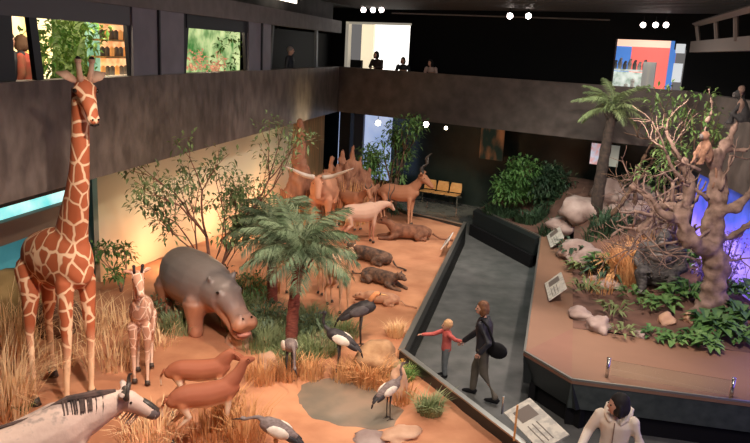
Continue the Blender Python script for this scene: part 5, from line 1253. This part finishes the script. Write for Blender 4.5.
kr = math.atan2(kp.y-wp.y, kp.x-wp.x)+R(60)
tk = thing('tmp', '', '', (kp.x, kp.y, 0), kr, None, KH/1.7); hk = loc_of(tk, hx)
gp_ = V((L2.x+.10, L2.y+.45, .74)); hg = loc_of(tk, gp_); bpy.data.objects.remove(tk)
# child faces the sand, left arm back to the woman, right arm out to the rim
def pickside(h): return h.y > 0
armL, armR = (hk, hg) if hk.y > hg.y else (hg, hk)
def reach(shd, target, mx=.56):
    d = V(target)-V(shd); return V(shd)+d.normalized()*min(d.length, mx*1.35)
aL, aR = reach((0, .19, 1.36), armL), reach((0, -.19, 1.36), armR)
mid = lambda a, b_: tuple((V(a)+V(b_))/2+V((0, 0, -.04)))
person('small fair-haired child in red sweater reaching towards the low wall', (kp.x, kp.y, 0), kr, KH, M_redsw, M_jean, M_blond, 'short',
   dict(el=[mid((0, .19, 1.36), aL), mid((0, -.19, 1.36), aR)], wr=[tuple(aL), tuple(aR)], kn=[(.02, .09, .48), (.02, -.09, .48)], an=[(0, .10, .10), (0, -.10, .10)]), 'sweater', 1.38)
# woman in the cream jacket at the bottom
wp = V((3.02, 8.0, 0)); 
t, hc = person('black-haired woman in cream padded jacket standing by the near wall', (wp.x, wp.y, 0), R(-118), 1.68, M_crm, M_dkc, M_blk_hair, 'bob',
   dict(el=[(.02, .30, 1.14), (.06, -.31, 1.14)], wr=[(.20, .20, .98), (.30, -.34, 1.0)], lean=.03, hd=(.06, 0), hyaw=-1.0), 'long', 1.14)
q = MB(); q.tube([(-.08, .16, 1.46), (-.1, .0, 1.50), (-.08, -.16, 1.46)], [.05, .06, .05], 10); q.tube([(-.05, .13, 1.46), (.09, .1, 1.42), (.14, .05, 1.36)], [.05, .045, .03], 8); q.tube([(-.05, -.13, 1.46), (.09, -.1, 1.42), (.14, -.05, 1.36)], [.05, .045, .03], 8)
blob(q, 'collar', M_crm, t, .018, 1)
q = MB(); q.tube([(.165, 0, 1.38), (.178, 0, 1.1), (.19, 0, .8)], [.007]*3, 6); q.build('zip', mat('brown_zip', (.25, .16, .11), rough=.5), t)
q = MB(); q.tube([(.30, -.36, .88), (.31, -.32, 1.0), (.33, -.37, 1.05), (.31, -.42, 1.0), (.30, -.41, .88)], [.022]*5, 8); q.ball((.30, -.38, .82), (.10, .09, .13))
q2 = blob(q, 'handbag', M_black, None, .014, 1); q2.location = t.location; q2.rotation_euler = t.rotation_euler; q2.scale = t.scale; tag(q2, 'small black bag held by the woman in the cream jacket', 'bag')
# visitors on the upper gallery
def onback(px, off): s = along(px, off); q = bpt(s, off); return (q.x, q.y, 3.75)
lb_ = math.atan2(-bin_.y, -bin_.x)
lean_pose = dict(el=[(.20, .26, 1.18), (.20, -.26, 1.18)], wr=[(.38, .10, 1.16), (.38, -.10, 1.16)], lean=.14, hd=(.05, 0))
person('dark-clothed visitor leaning on the back parapet before the white doorway', onback(380, .72), lb_, 1.66, mat('dark_brown_coat', (.06, .035, .03), rough=.8), M_dkc, M_blk_hair, 'bob', lean_pose)
person('dark visitor bent low over the parapet at the right door edge', onback(405, .72), lb_+.4, 1.52, M_dkc, M_dkc, M_blk_hair, 'bob', dict(lean_pose, lean=.2))
person('visitor with light sleeves leaning forward on the parapet, right of the doorway', onback(435, .72), lb_, 1.50, mat('pale_pink_top', (.62, .42, .36), rough=.8), M_dkc, M_blk_hair, 'long', dict(lean_pose, lean=.2))
ll_ = math.atan2(-lin.y, -lin.x)
q = lpt(290, 45, .55); person('man in dark clothes standing in the dark bay of the left gallery', (q.x, q.y, 3.75), ll_, 1.68, M_dkc, M_dkc, mat('grey_hair', (.25, .2, .18), rough=.8), 'short')
q = lpt(22, 45, 1.15); person('person in red and brown jacket seen from the side in the bright gallery room', (q.x, q.y, 3.75), R(195), 1.66, mat('red_jacket', (.55, .07, .05), (.25, .1, .05), 3, rough=.8), M_dkc, mat('brown_hair', (.10, .045, .02), rough=.8), 'bob')
q = lpt(8, 45, 1.2); person('dark figure at the left edge of the bright gallery room', (q.x, q.y, 3.75), ll_-.4, 1.70, M_dkc, M_dkc, M_blk_hair, 'short')
